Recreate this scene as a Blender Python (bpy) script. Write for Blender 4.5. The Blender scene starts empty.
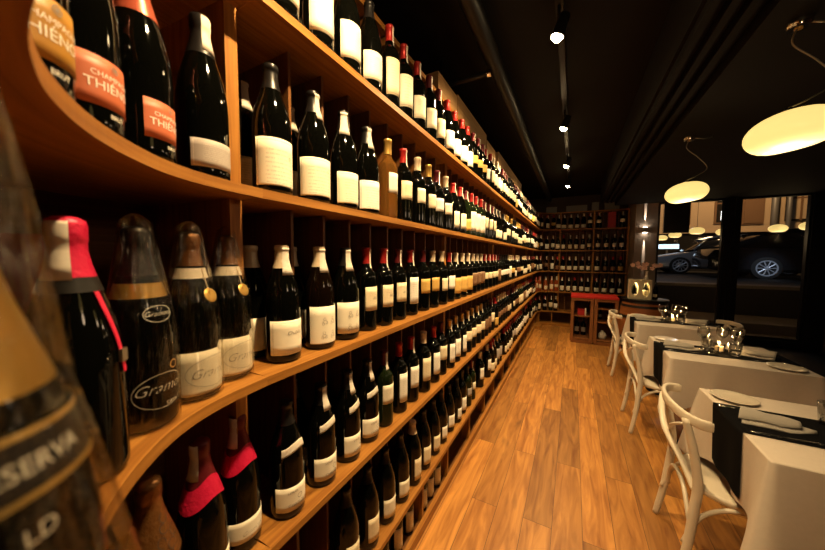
import bpy, bmesh, math, random
from mathutils import Vector, Matrix
random.seed(7)
PI = math.pi
EYE = 1.42                      # camera height above the floor
SC = bpy.context.scene
COL = SC.collection

# ------------------------------------------------------------------ helpers
def tag(o, label=None, cat=None, group=None, kind=None):
    if label: o['label'] = label
    if cat: o['category'] = cat
    if group: o['group'] = group
    if kind: o['kind'] = kind
    return o

def link(name, mesh, mat=None, parent=None, loc=None, rot=None):
    o = bpy.data.objects.new(name, mesh)
    if mat is not None and mesh is not None and not mesh.materials:
        mesh.materials.append(mat)
    COL.objects.link(o)
    if parent: o.parent = parent
    if loc: o.location = loc
    if rot: o.rotation_euler = rot
    return o

def empty(name, loc=(0, 0, 0), rz=0.0):
    o = bpy.data.objects.new(name, None)
    o.empty_display_size = .05
    COL.objects.link(o)
    o.location = loc
    o.rotation_euler = (0, 0, rz)
    return o

def copy_tree(o, parent=None):
    c = o.copy(); COL.objects.link(c)
    if parent: c.parent = parent
    for ch in list(o.children):
        copy_tree(ch, c)
    return c

class MB:
    """collects faces (with uv) and builds one mesh"""
    def __init__(s): s.v = []; s.f = []; s.uv = []
    def face(s, pts, uv=None):
        b = len(s.v); s.v += [tuple(p) for p in pts]
        s.f.append(tuple(range(b, b + len(pts))))
        s.uv.append(uv or [(0, 0)] * len(pts))
    def grid(s, rows, closed=False, flip=False):
        b = len(s.v); n = len(rows[0])
        for r in rows: s.v += [tuple(p) for p in r]
        m = n if closed else n - 1
        for i in range(len(rows) - 1):
            for j in range(m):
                k = (j + 1) % n
                q = [b + i*n + j, b + i*n + k, b + (i+1)*n + k, b + (i+1)*n + j]
                u = [(j/m, i/(len(rows)-1)), ((j+1)/m, i/(len(rows)-1)), ((j+1)/m, (i+1)/(len(rows)-1)), (j/m, (i+1)/(len(rows)-1))]
                if flip: q.reverse(); u.reverse()
                s.f.append(tuple(q)); s.uv.append(u)
    def box(s, x0, x1, y0, y1, z0, z1):
        P = [(x, y, z) for z in (z0, z1) for y in (y0, y1) for x in (x0, x1)]
        d = (x1-x0, y1-y0, z1-z0)
        ax = max(range(3), key=lambda i: d[i])
        o1 = [i for i in range(3) if i != ax]
        off = random.random() * 7
        for q in ((0,2,3,1), (4,5,7,6), (0,1,5,4), (2,6,7,3), (0,4,6,2), (1,3,7,5)):
            pts = [P[i] for i in q]
            s.face(pts, [(p[ax] + off, p[o1[0]] + p[o1[1]] + off) for p in pts])
    def obox(s, M, hx, hy, hz):
        P = [M @ Vector((x, y, z)) for z in (-hz, hz) for y in (-hy, hy) for x in (-hx, hx)]
        for q in ((0,2,3,1), (4,5,7,6), (0,1,5,4), (2,6,7,3), (0,4,6,2), (1,3,7,5)):
            s.face([P[i] for i in q], [(P[i].x, P[i].y) for i in q])
    def lathe(s, prof, n=24, M=None):
        rows = []
        for r, z in prof:
            rows.append([(M @ Vector((r*math.cos(2*PI*j/n), r*math.sin(2*PI*j/n), z)) if M else
                          (r*math.cos(2*PI*j/n), r*math.sin(2*PI*j/n), z)) for j in range(n)])
        s.grid(rows, closed=True)
    def tube(s, pts, rad, n=10, cap=True):
        pts = [Vector(p) for p in pts]
        if not hasattr(rad, '__len__'): rad = [rad] * len(pts)
        t0 = (pts[1] - pts[0]).normalized()
        a = Vector((0, 0, 1)) if abs(t0.z) < .9 else Vector((1, 0, 0))
        u = t0.cross(a).normalized()
        rows = []
        for i, p in enumerate(pts):
            t = (pts[min(i+1, len(pts)-1)] - pts[max(i-1, 0)]).normalized()
            u = (u - t * u.dot(t)).normalized(); w = t.cross(u)
            r = rad[i]
            ru, rw = (r if hasattr(r, '__len__') else (r, r))
            rows.append([p + u*ru*math.cos(2*PI*j/n) + w*rw*math.sin(2*PI*j/n) for j in range(n)])
        if cap:
            rows = [[pts[0]] * n] + rows + [[pts[-1]] * n]
        s.grid(rows, closed=True)
    def mesh(s, name, smooth=False, weld=True, auto=None):
        me = bpy.data.meshes.new(name)
        me.from_pydata(s.v, [], s.f)
        l = me.uv_layers.new(name='UVMap')
        k = 0
        for u in s.uv:
            for c in u:
                l.data[k].uv = c; k += 1
        bm = bmesh.new(); bm.from_mesh(me)
        if weld:
            bmesh.ops.remove_doubles(bm, verts=bm.verts, dist=1e-6)
            bmesh.ops.dissolve_degenerate(bm, edges=bm.edges, dist=1e-7)
            bmesh.ops.recalc_face_normals(bm, faces=bm.faces)
        if auto is not None:
            for e in bm.edges:
                if len(e.link_faces) == 2 and e.calc_face_angle(0) > auto: e.smooth = False
            smooth = True
        for f in bm.faces: f.smooth = smooth
        bm.to_mesh(me); bm.free()
        return me
    def build(s, name, mat, parent=None, smooth=False, auto=None, weld=True, loc=None, rot=None):
        return link(name, s.mesh(name, smooth, weld, auto), mat, parent, loc, rot)

def spline(P, n=8, closed=False):
    P = [Vector(p) for p in P]; out = []
    for i in range(len(P) - 1):
        a, b, c, d = P[max(i-1, 0)], P[i], P[i+1], P[min(i+2, len(P)-1)]
        for k in range(n):
            t = k / n
            out.append(.5*((2*b) + (c-a)*t + (2*a-5*b+4*c-d)*t*t + (3*b-a-3*c+d)*t**3))
    out.append(P[-1]); return out

def boxthing(name, mat, dims, **k):
    m = MB(); m.box(*dims); return m.build(name, mat, **k)

# ------------------------------------------------------------------ materials
def new_mat(name):
    m = bpy.data.materials.new(name); m.use_nodes = True
    nt = m.node_tree
    return m, nt, nt.nodes['Principled BSDF']

def mat(name, col, rough=.5, metal=0, spec=.5, trans=0, ior=1.45, emit=None, estr=0, coat=0, noise=0, nscale=30, bump=0, sheen=0):
    m, nt, b = new_mat(name)
    b.inputs['Base Color'].default_value = (*col, 1)
    b.inputs['Roughness'].default_value = rough
    b.inputs['Metallic'].default_value = metal
    b.inputs['Specular IOR Level'].default_value = spec
    b.inputs['Transmission Weight'].default_value = trans
    b.inputs['IOR'].default_value = ior
    b.inputs['Coat Weight'].default_value = coat
    b.inputs['Sheen Weight'].default_value = sheen
    if emit:
        b.inputs['Emission Color'].default_value = (*emit, 1)
        b.inputs['Emission Strength'].default_value = estr
    if noise or bump:
        tc = nt.nodes.new('ShaderNodeTexCoord')
        nz = nt.nodes.new('ShaderNodeTexNoise'); nz.inputs['Scale'].default_value = nscale
        nz.inputs['Detail'].default_value = 4
        nt.links.new(tc.outputs['Object'], nz.inputs['Vector'])
        if noise:
            mx = nt.nodes.new('ShaderNodeMix'); mx.data_type = 'RGBA'
            mx.inputs[6].default_value = (*[c*(1-noise) for c in col], 1)
            mx.inputs[7].default_value = (*[min(1, c*(1+noise)) for c in col], 1)
            nt.links.new(nz.outputs['Fac'], mx.inputs[0]); nt.links.new(mx.outputs[2], b.inputs['Base Color'])
        if bump:
            bp = nt.nodes.new('ShaderNodeBump'); bp.inputs['Strength'].default_value = bump; bp.inputs['Distance'].default_value = .005
            nt.links.new(nz.outputs['Fac'], bp.inputs['Height']); nt.links.new(bp.outputs[0], b.inputs['Normal'])
    return m

def wood(name, c0, c1, rough=.45, su=1.6, sv=38, bump=.15):
    m, nt, b = new_mat(name)
    uv = nt.nodes.new('ShaderNodeUVMap')
    mp = nt.nodes.new('ShaderNodeMapping'); mp.inputs['Scale'].default_value = (su, sv, 1)
    nt.links.new(uv.outputs[0], mp.inputs['Vector'])
    nz = nt.nodes.new('ShaderNodeTexNoise'); nz.inputs['Scale'].default_value = 2.2; nz.inputs['Detail'].default_value = 6
    nz.inputs['Distortion'].default_value = .6
    nt.links.new(mp.outputs[0], nz.inputs['Vector'])
    cr = nt.nodes.new('ShaderNodeValToRGB')
    cr.color_ramp.elements[0].position = .3; cr.color_ramp.elements[0].color = (*c0, 1)
    cr.color_ramp.elements[1].position = .68; cr.color_ramp.elements[1].color = (*c1, 1)
    nt.links.new(nz.outputs['Fac'], cr.inputs[0]); nt.links.new(cr.outputs[0], b.inputs['Base Color'])
    b.inputs['Roughness'].default_value = rough; b.inputs['Specular IOR Level'].default_value = .25
    bp = nt.nodes.new('ShaderNodeBump'); bp.inputs['Strength'].default_value = bump; bp.inputs['Distance'].default_value = .002
    nt.links.new(nz.outputs['Fac'], bp.inputs['Height']); nt.links.new(bp.outputs[0], b.inputs['Normal'])
    return m

def floor_mat():
    m, nt, b = new_mat('oak_floor_planks'); N = nt.nodes.new; L = nt.links.new
    tc = N('ShaderNodeTexCoord')
    mp = N('ShaderNodeMapping'); mp.inputs['Rotation'].default_value = (0, 0, PI/2); mp.inputs['Location'].default_value = (.3, .05, 0)
    L(tc.outputs['Object'], mp.inputs['Vector'])
    br = N('ShaderNodeTexBrick'); br.offset = .43; br.offset_frequency = 2
    br.inputs['Color1'].default_value = (.0, .0, .0, 1); br.inputs['Color2'].default_value = (1, 1, 1, 1)
    br.inputs['Mortar'].default_value = (.5, .5, .5, 1)
    br.inputs['Scale'].default_value = 1; br.inputs['Mortar Size'].default_value = .0013
    br.inputs['Brick Width'].default_value = 1.35; br.inputs['Row Height'].default_value = .142
    br.inputs['Bias'].default_value = 0
    L(mp.outputs[0], br.inputs['Vector'])
    # grain, shifted per plank
    m2 = N('ShaderNodeMapping'); m2.inputs['Scale'].default_value = (1.0, 8.5, 1)
    ad = N('ShaderNodeVectorMath'); ad.operation = 'MULTIPLY_ADD'; ad.inputs[1].default_value = (1, 1, 1)
    sc_ = N('ShaderNodeVectorMath'); sc_.operation = 'SCALE'; sc_.inputs['Scale'].default_value = 9
    L(br.outputs['Color'], sc_.inputs[0]); L(mp.outputs[0], ad.inputs[0]); L(sc_.outputs[0], ad.inputs[2])
    L(ad.outputs[0], m2.inputs['Vector'])
    nz = N('ShaderNodeTexNoise'); nz.inputs['Scale'].default_value = 2.5; nz.inputs['Detail'].default_value = 7; nz.inputs['Distortion'].default_value = 1.2
    L(m2.outputs[0], nz.inputs['Vector'])
    cr = N('ShaderNodeValToRGB'); e = cr.color_ramp.elements
    e[0].position = .28; e[0].color = (.24, .082, .013, 1); e[1].position = .7; e[1].color = (.54, .25, .055, 1)
    L(nz.outputs['Fac'], cr.inputs[0])
    # plank tone
    tone = N('ShaderNodeMapRange'); tone.inputs[3].default_value = .66; tone.inputs[4].default_value = 1.22
    L(br.outputs['Color'], tone.inputs[0])
    mul = N('ShaderNodeVectorMath'); mul.operation = 'SCALE'
    L(cr.outputs[0], mul.inputs[0]); L(tone.outputs[0], mul.inputs['Scale'])
    # knots
    kn = N('ShaderNodeTexNoise'); kn.inputs['Scale'].default_value = 3.1; kn.inputs['Detail'].default_value = 3
    m3 = N('ShaderNodeMapping'); m3.inputs['Scale'].default_value = (.8, 2.6, 1)
    L(ad.outputs[0], m3.inputs['Vector']); L(m3.outputs[0], kn.inputs['Vector'])
    kr = N('ShaderNodeMapRange'); kr.inputs[1].default_value = .62; kr.inputs[2].default_value = .78; kr.inputs[3].default_value = 0; kr.inputs[4].default_value = .75
    L(kn.outputs['Fac'], kr.inputs[0])
    mx = N('ShaderNodeMix'); mx.data_type = 'RGBA'; mx.inputs[7].default_value = (.11, .042, .014, 1)
    L(kr.outputs[0], mx.inputs[0]); L(mul.outputs[0], mx.inputs[6])
    # joints
    jx = N('ShaderNodeMix'); jx.data_type = 'RGBA'; jx.inputs[7].default_value = (.09, .04, .014, 1)
    L(br.outputs['Fac'], jx.inputs[0]); L(mx.outputs[2], jx.inputs[6])
    L(jx.outputs[2], b.inputs['Base Color'])
    b.inputs['Roughness'].default_value = .42
    bp = N('ShaderNodeBump'); bp.inputs['Strength'].default_value = .12; bp.inputs['Distance'].default_value = .003
    L(nz.outputs['Fac'], bp.inputs['Height']); L(bp.outputs[0], b.inputs['Normal'])
    return m

def label_mat(name, col, ink=(.12, .1, .08), seed=0, amount=.28):
    """paper label with a few rows of small illegible print and a thin border line (uses the label's own UV)"""
    m, nt, b = new_mat(name); N = nt.nodes.new; L = nt.links.new
    uv = N('ShaderNodeUVMap'); sp = N('ShaderNodeSeparateXYZ'); L(uv.outputs[0], sp.inputs[0])
    def math_(op, a, c=None, d=None):
        n = N('ShaderNodeMath'); n.operation = op
        for i, q in enumerate((a, c, d)):
            if q is None: continue
            if isinstance(q, (int, float)): n.inputs[i].default_value = q
            else: L(q, n.inputs[i])
        return n.outputs[0]
    v = sp.outputs[1]; u = sp.outputs[0]
    fr = math_('FRACT', math_('MULTIPLY', v, 14.0))
    line = math_('LESS_THAN', fr, .38)
    cv = N('ShaderNodeCombineXYZ'); L(math_('MULTIPLY', u, 38.0), cv.inputs[0]); L(math_('FLOOR', math_('MULTIPLY', v, 14.0)), cv.inputs[1]); cv.inputs[2].default_value = seed
    nz = N('ShaderNodeTexNoise'); nz.inputs['Scale'].default_value = 1.6; L(cv.outputs[0], nz.inputs['Vector'])
    word = math_('GREATER_THAN', nz.outputs['Fac'], .47)
    inside = math_('MULTIPLY', math_('LESS_THAN', math_('ABSOLUTE', math_('SUBTRACT', u, .5)), .3), math_('LESS_THAN', math_('ABSOLUTE', math_('SUBTRACT', v, .5)), .34))
    fac = math_('MULTIPLY', math_('MULTIPLY', math_('MULTIPLY', line, word), inside), amount)
    bd = math_('MULTIPLY', math_('COMPARE', math_('MAXIMUM', math_('MULTIPLY', math_('ABSOLUTE', math_('SUBTRACT', u, .5)), 1.0), math_('ABSOLUTE', math_('SUBTRACT', v, .5))), .455, .006), .5)
    mx = N('ShaderNodeMix'); mx.data_type = 'RGBA'; mx.inputs[6].default_value = (*col, 1); mx.inputs[7].default_value = (*ink, 1)
    L(math_('MAXIMUM', fac, bd), mx.inputs[0]); L(mx.outputs[2], b.inputs['Base Color'])
    b.inputs['Roughness'].default_value = .6
    return m

def cellophane():
    m = bpy.data.materials.new('cellophane'); m.use_nodes = True
    nt = m.node_tree; N = nt.nodes.new; L = nt.links.new
    nt.nodes.clear()
    out = N('ShaderNodeOutputMaterial'); mix = N('ShaderNodeMixShader'); tr = N('ShaderNodeBsdfTransparent'); gl = N('ShaderNodeBsdfGlossy')
    tr.inputs[0].default_value = (.93, .91, .86, 1)
    gl.inputs['Roughness'].default_value = .10; gl.inputs[0].default_value = (.9, .85, .75, 1)
    lw = N('ShaderNodeLayerWeight'); lw.inputs['Blend'].default_value = .25
    mr = N('ShaderNodeMapRange'); mr.inputs[3].default_value = .10; mr.inputs[4].default_value = .36
    tc = N('ShaderNodeTexCoord'); mp = N('ShaderNodeMapping'); mp.inputs['Scale'].default_value = (110, 110, 12)
    nz = N('ShaderNodeTexNoise'); nz.inputs['Scale'].default_value = 1.6; nz.inputs['Detail'].default_value = 3
    L(tc.outputs['Object'], mp.inputs[0]); L(mp.outputs[0], nz.inputs['Vector'])
    bp = N('ShaderNodeBump'); bp.inputs['Strength'].default_value = .9; bp.inputs['Distance'].default_value = .006
    L(nz.outputs['Fac'], bp.inputs['Height']); L(bp.outputs[0], gl.inputs['Normal'])
    L(lw.outputs['Fresnel'], mr.inputs[0]); L(mr.outputs[0], mix.inputs[0])
    L(tr.outputs[0], mix.inputs[1]); L(gl.outputs[0], mix.inputs[2]); L(mix.outputs[0], out.inputs[0])
    return m

def thin_glass(name, tint=(.95, .95, .93), refl=1.0, base=.04):
    m = bpy.data.materials.new(name); m.use_nodes = True
    nt = m.node_tree; N = nt.nodes.new; L = nt.links.new; nt.nodes.clear()
    out = N('ShaderNodeOutputMaterial'); mix = N('ShaderNodeMixShader'); tr = N('ShaderNodeBsdfTransparent'); gl = N('ShaderNodeBsdfGlossy')
    tr.inputs[0].default_value = (*tint, 1); gl.inputs['Roughness'].default_value = .01
    lw = N('ShaderNodeLayerWeight'); lw.inputs['Blend'].default_value = .3
    mr = N('ShaderNodeMapRange'); mr.inputs[3].default_value = base; mr.inputs[4].default_value = refl
    L(lw.outputs['Facing'], mr.inputs[0]); L(mr.outputs[0], mix.inputs[0])
    L(tr.outputs[0], mix.inputs[1]); L(gl.outputs[0], mix.inputs[2]); L(mix.outputs[0], out.inputs[0])
    return m

M = dict(
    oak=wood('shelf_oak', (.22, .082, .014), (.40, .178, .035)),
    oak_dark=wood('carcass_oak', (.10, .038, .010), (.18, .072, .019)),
    crate=wood('crate_pine', (.30, .17, .07), (.42, .26, .12)),
    cab=wood('cabinet_wood', (.17, .062, .02), (.28, .11, .036)),
    barrel=wood('barrel_staves', (.20, .065, .018), (.34, .12, .035)),
    floor=floor_mat(),
    ceil=mat('black_ceiling', (.004, .0032, .003), .8, spec=.2, noise=.25, nscale=4),
    black=mat('black_paint', (.008, .0075, .0075), .45, spec=.3),
    duct=mat('black_duct_metal', (.008, .007, .006), .45, metal=.2, spec=.3),
    wall=mat('dark_wall', (.045, .03, .022), .7, noise=.2, nscale=6),
    pil=mat('taupe_plaster', (.30, .25, .215), .8, noise=.08, nscale=12),
    glass_dark=mat('dark_green_bottle_glass', (.0016, .0017, .0012), .045, spec=.4),
    glass_brown=mat('brown_bottle_glass', (.004, .002, .001), .045, spec=.4),
    glass_green=mat('olive_bottle_glass', (.006, .010, .003), .05, spec=.4),
    glass_amber=mat('golden_wine_glass', (.55, .25, .05), .05, trans=.85, ior=1.2),
    glass_rose=mat('rose_wine_glass', (.45, .10, .03), .06, trans=.4, ior=1.3),
    cap_red=mat('red_foil', (.42, .022, .02), .32, metal=.35),
    cap_wine=mat('wine_red_foil', (.12, .012, .016), .35, metal=.35),
    cap_black=mat('black_foil', (.008, .007, .007), .35, spec=.4),
    cap_gold=mat('gold_foil', (.62, .38, .10), .3, metal=.7),
    cap_cream=mat('cream_foil', (.66, .53, .36), .4, metal=.15),
    cap_pink=mat('crimson_foil', (.58, .012, .06), .38, metal=.15, bump=.4, nscale=120),
    cap_bronze=mat('bronze_foil', (.20, .085, .025), .35, metal=.55, bump=.5, nscale=90),
    cap_orange=mat('coral_foil', (.46, .10, .055), .3, metal=.4),
    tax=mat('paper_tax_strip', (.68, .62, .52), .6, noise=.12, nscale=180),
    lab_white=label_mat('white_label', (.86, .82, .72), seed=1),
    lab_cream=label_mat('cream_label', (.80, .69, .47), seed=2),
    lab_ivory=label_mat('ivory_label', (.84, .77, .60), seed=3),
    lab_ochre=label_mat('ochre_label', (.62, .38, .09), seed=4),
    lab_grey=label_mat('grey_label', (.36, .32, .29), ink=(.75, .7, .62), seed=5),
    lab_dark=label_mat('brown_label', (.16, .07, .03), ink=(.8, .6, .3), seed=6),
    lab_orange=mat('coral_label', (.50, .125, .05), .5),
    lab_gold=mat('gold_label', (.38, .185, .022), .45),
    lab_plain=mat('plain_ivory_label', (.84, .78, .63), .6),
    lab_black=mat('black_label', (.012, .011, .01), .4),
    ink=mat('dark_print', (.06, .05, .045), .6),
    ink_grey=mat('grey_print', (.30, .26, .21), .6),
    ink_white=mat('pale_print', (.86, .82, .72), .5),
    ink_gold=mat('gold_print', (.66, .43, .13), .35, metal=.6),
    ribbon=mat('pink_ribbon', (.72, .02, .07), .5),
    clasp=mat('metal_clasp', (.30, .26, .20), .35, metal=.8),
    cello=cellophane(),
    chair=mat('white_lacquer', (.70, .63, .50), .35, noise=.04, nscale=9),
    seatm=mat('white_seat', (.70, .63, .50), .5, noise=.06, nscale=14),
    cloth=mat('white_linen', (.62, .545, .455), .85, noise=.05, nscale=60, bump=.08),
    runner=mat('black_linen', (.004, .004, .0045), .95, spec=.08, bump=.1, nscale=300),
    napkin=mat('grey_linen', (.36, .335, .29), .85, bump=.12, nscale=160),
    plate=mat('white_china', (.66, .60, .48), .15, coat=.3),
    steel=mat('cutlery_steel', (.7, .68, .64), .18, metal=1),
    chrome=mat('chrome', (.75, .72, .68), .12, metal=1),
    tumbler=thin_glass('drinking_glass', (.97, .97, .96), 1.0, .05),
    pane=thin_glass('window_glass', (.93, .93, .93), .6, .045),
    wax=mat('candle_wax', (.85, .7, .45), .5, emit=(1, .5, .14), estr=.9),
    flame=mat('candle_flame', (1, .7, .3), .5, emit=(1, .62, .22), estr=60),
    opal=mat('opal_lamp_glass', (.9, .8, .55), .3, emit=(1, .70, .22), estr=.80),
    opal_hot=mat('opal_lamp_opening', (.95, .9, .7), .4, emit=(1, .78, .34), estr=1.15),
    lens=mat('spotlight_lens', (1, .9, .7), .3, emit=(1, .72, .36), estr=70),
    sconce_lens=mat('sconce_lens', (1, .9, .8), .3, emit=(1, .82, .6), estr=14),
    red=mat('red_lacquer', (.48, .02, .015), .45),
    redbox=mat('red_card', (.36, .012, .015), .5),
    boxwood=wood('pale_box_wood', (.70, .60, .40), (.82, .73, .52)),
    petal=mat('pink_petals', (.88, .60, .54), .6),
    stem=mat('orchid_stem', (.10, .13, .04), .6),
    vase=mat('white_vase', (.75, .73, .70), .25),
    iron=mat('iron_hoop', (.03, .027, .025), .45, metal=.6),
    paper=mat('white_card', (.62, .58, .50), .6),
    greybox=mat('grey_card', (.17, .17, .16), .6),
)

# ------------------------------------------------------------------ camera
cam = bpy.data.cameras.new('camera'); camo = bpy.data.objects.new('camera', cam); COL.objects.link(camo)
Rr = Vector((.8807436822799773, .4735553866343339, .005988481736878622))
Ru = Vector((-.034548486663332975, .05163376489782457, .9980683124875519))
Rf = Vector((-.4723314177494229, .8792492536886698, -.06183673418557441))
camo.matrix_world = Matrix(((Rr.x, Ru.x, -Rf.x, 0), (Rr.y, Ru.y, -Rf.y, 0), (Rr.z, Ru.z, -Rf.z, EYE), (0, 0, 0, 1)))
cam.sensor_width = 36; cam.lens = 298 / 825 * 36; cam.clip_start = .02; cam.clip_end = 100
cam.dof.use_dof = True; cam.dof.focus_distance = 1.8; cam.dof.aperture_fstop = 3.8
SC.camera = camo

# ------------------------------------------------------------------ room shell
def struct(name, mat_, dims):
    return tag(boxthing(name, mat_, dims), kind='structure')
CZ = 2.72; YB = 6.9; YW = 6.36
fl = tag(boxthing('floor', M['floor'], (-1.1, 3.25, -3.05, 7.35, -.1, 0)), kind='structure')
struct('ceiling', M['ceil'], (-1.1, 3.25, -3.05, 7.35, CZ, CZ + .1))
struct('wall_left', M['wall'], (-1.15, -1.03, -3.05, 7.35, 0, CZ))
struct('wall_back', M['wall'], (-1.03, 1.24, 7.3, 7.4, 0, CZ))
struct('wall_right', M['wall'], (3.12, 3.22, -3.05, YW + .15, 0, CZ))
struct('wall_front', M['wall'], (-1.03, 3.12, -3.1, -3.0, 0, CZ))
struct('pilaster_wall', M['pil'], (.93, 1.235, 6.40, 7.3, 0, CZ))
# dropped soffit over the tables, with three ribs along its edge
SZ = EYE + .92
struct('ceiling_soffit', M['ceil'], (.62, 3.12, -3.0, YW + .02, SZ, CZ))
for i, x in enumerate((.43, .495, .56)):
    struct('trim_%d' % (i+1), M['ceil'], (x - .014, x + .014, -1.0, 6.2, SZ + .02, SZ + .06))
struct('ceiling_bulkhead', M['ceil'], (.40, .62, -3.0, YW + .02, SZ + .06, CZ))
# glazing: frame pieces and two panes
W0, W1, W2, W3 = 1.235, 2.04, 2.205, 2.925
ZB, ZT = EYE - 1.20, SZ
wi = tag(empty('window_1', ((W0 + W1)/2, YW, ZB)), kind='structure')
wj = tag(empty('window_2', ((W2 + W3)/2, YW, ZB)), kind='structure')
def wpart(par, name, mt, dims):
    l = par.location
    return boxthing(name, mt, (dims[0]-l.x, dims[1]-l.x, dims[2]-l.y, dims[3]-l.y, dims[4]-l.z, dims[5]-l.z), parent=par)
for par, a, b in ((wi, W0, W1), (wj, W2, W3)):
    wpart(par, 'window_pane', M['pane'], (a + .015, b - .015, YW + .03, YW + .036, ZB + .03, ZT - .02))
    for dims in ((a, a + .02, YW, YW + .07, ZB, ZT), (b - .02, b, YW, YW + .07, ZB, ZT),
                 (a + .02, b - .02, YW, YW + .07, ZB, ZB + .035), (a + .02, b - .02, YW, YW + .07, ZT - .025, ZT)):
        wpart(par, 'window_frame', M['black'], dims)
mb = MB(); mb.box(W1, W2, YW - .03, YW + .1, 0, SZ); mb.box(W1 + .05, W1 + .075, YW - .045, YW - .03, 0, SZ); mb.box(W1 + .1, W1 + .115, YW - .045, YW - .03, 0, SZ)
tag(mb.build('window_mullion_post', M['black']), kind='structure')
struct('trim_4', M['black'], (W3, 3.12, YW - .03, YW + .1, 0, SZ))
struct('window_sill', M['black'], (W0, W3, YW - .06, YW + .12, 0, ZB))
# added black slab, stands in for the unlit floor under the window
struct('trim_5', M['black'], (1.62, 3.12, 4.55, YW - .06, .0, .12))

# ------------------------------------------------------------------ wine racks
SH = [EYE + .58, EYE + .15, EYE - .283, EYE - .71, EYE - 1.13]       # shelf tops, top to bottom
TH = .021
TOPZ = EYE + .915
near_path = [(-.13, .045), (-.2, .046), (-.277, .053), (-.33, .064), (-.383, .082), (-.453, .12), (-.52, .176), (-.575, .245), (-.607, .33), (-.62, .44)]
def arc(cx, cy, r, a0, a1, n):
    return [(cx + r*math.cos(a0 + (a1-a0)*i/n), cy + r*math.sin(a0 + (a1-a0)*i/n)) for i in range(n+1)]
near_path = [(p.x, p.y) for p in spline([(x, y, 0) for x, y in near_path], 4)]
far_path = arc(-.32, YB - .3, .3, PI, PI/2, 12)
far_path = [(-.62, .592 + .1245*46 + .016)] + far_path + [(-.235, YB)]

def offset(path, d):
    """shift a front-edge path into the rack (to its own left-hand side when walked near-to-far is the room, so rack = left turn outwards)"""
    out = []
    for i, p in enumerate(path):
        a = Vector(path[max(i-1, 0)]); b = Vector(path[min(i+1, len(path)-1)])
        t = (b - a).normalized(); n = Vector((-t.y, t.x))
        out.append((p[0] + n.x*d, p[1] + n.y*d))
    return out

def ribbon(mb, path, d0, d1, z0, z1):
    f = offset(path, d0); k = offset(path, d1)
    s = 0; S = [0]
    for i in range(1, len(path)):
        s += math.hypot(path[i][0]-path[i-1][0], path[i][1]-path[i-1][1]); S.append(s)
    off = random.random() * 9; w = d1 - d0; h = z1 - z0
    for i in range(len(path) - 1):
        a, b, c, d = f[i], f[i+1], k[i+1], k[i]; u0, u1 = S[i] + off, S[i+1] + off
        mb.face([(*a, z1), (*b, z1), (*c, z1), (*d, z1)], [(u0, 0), (u1, 0), (u1, w), (u0, w)])
        mb.face([(*a, z0), (*d, z0), (*c, z0), (*b, z0)], [(u0, 3), (u0, 3+w), (u1, 3+w), (u1, 3)])
        mb.face([(*a, z0), (*b, z0), (*b, z1), (*a, z1)], [(u0, 5), (u1, 5), (u1, 5+h), (u0, 5+h)])
        mb.face([(*d, z0), (*d, z1), (*c, z1), (*c, z0)], [(u0, 7), (u0, 7+h), (u1, 7+h), (u1, 7)])
    for i in (0, -1):
        mb.face([(*f[i], z0), (*f[i], z1), (*k[i], z1), (*k[i], z0)], [(0, 0), (0, h), (w, h), (w, 0)])

CD, BD = .085, .385          # carcass front, rack back (behind the shelf edge)
def plank_at(mb, path, s, thick, d0, d1, z0, z1):
    """a vertical board across the rack at arc length s of its front edge"""
    L = 0
    for i in range(len(path) - 1):
        a = Vector(path[i]); b = Vector(path[i+1]); l = (b-a).length
        if L + l >= s - 1e-6 or i == len(path) - 2:
            t = (b-a).normalized(); n = Vector((-t.y, t.x)); p = a + t*(s - L); break
        L += l
    A, B = p + n*d0, p + n*d1
    P = [A - t*thick/2, A + t*thick/2, B + t*thick/2, B - t*thick/2]
    off = random.random() * 5
    for i in range(4):
        q, r = P[i], P[(i+1) % 4]; w = (r-q).length
        mb.face([(*q, z0), (*r, z0), (*r, z1), (*q, z1)], [(z0+off, i), (z0+off, i+w), (z1+off, i+w), (z1+off, i)])
    for z in (z0, z1):
        mb.face([(*p_, z) for p_ in P])

def rack(label, path, div, uprights, base_div, group=None, plinth_out=0.0, dd=None):
    o = empty('wine_rack', (path[0][0], path[0][1], 0))
    tag(o, label, 'wine rack', group)
    def put(mb, name, mt, **k):
        ob = mb.build(name, mt, o, **k); ob.location = (-path[0][0], -path[0][1], 0); return ob
    for z in SH:
        m = MB(); ribbon(m, path, 0, BD - .012, z - TH, z); put(m, 'shelf', M['oak'])
    m = MB(); ribbon(m, path, CD, BD - .012, TOPZ, TOPZ + .022); put(m, 'top_board', M['oak'])
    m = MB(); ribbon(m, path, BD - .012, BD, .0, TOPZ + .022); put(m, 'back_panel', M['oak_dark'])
    m = MB(); ribbon(m, path, .008 - plinth_out, .03, .0, .05); put(m, 'plinth', M['oak'])
    m = MB(); ribbon(m, path, .0305, BD - .0125, .0, .028); put(m, 'base_board', M['oak_dark'])  # darker oak puts the shade inside the base compartments into the colour
    zz = [.05] + [z for z in reversed(SH)]
    tops = [z - TH for z in reversed(SH)] + [TOPZ]
    for s in uprights:
        for z0, z1 in zip(zz[1:], tops[1:]):
            m = MB(); plank_at(m, path, s, .03, CD - .012, BD - .014, z0, z1); put(m, 'upright', M['oak'])
    for s in div:
        for z0, z1 in zip(zz[1:], tops[1:]):
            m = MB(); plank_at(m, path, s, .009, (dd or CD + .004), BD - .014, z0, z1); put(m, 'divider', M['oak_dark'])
    for s in base_div:
        m = MB(); plank_at(m, path, s, .018, .031, BD - .014, .029, SH[4] - TH); put(m, 'base_upright', M['oak'])
    return o
def plen(p): return sum(math.hypot(p[i+1][0]-p[i][0], p[i+1][1]-p[i][1]) for i in range(len(p)-1))
LN = plen(near_path)
rack('oak wine rack curving round the near corner with sparkling wine on it', near_path, [.08, .36], [LN - .012], [LN - .3, LN - .05], dd=CD + .035)
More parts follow.
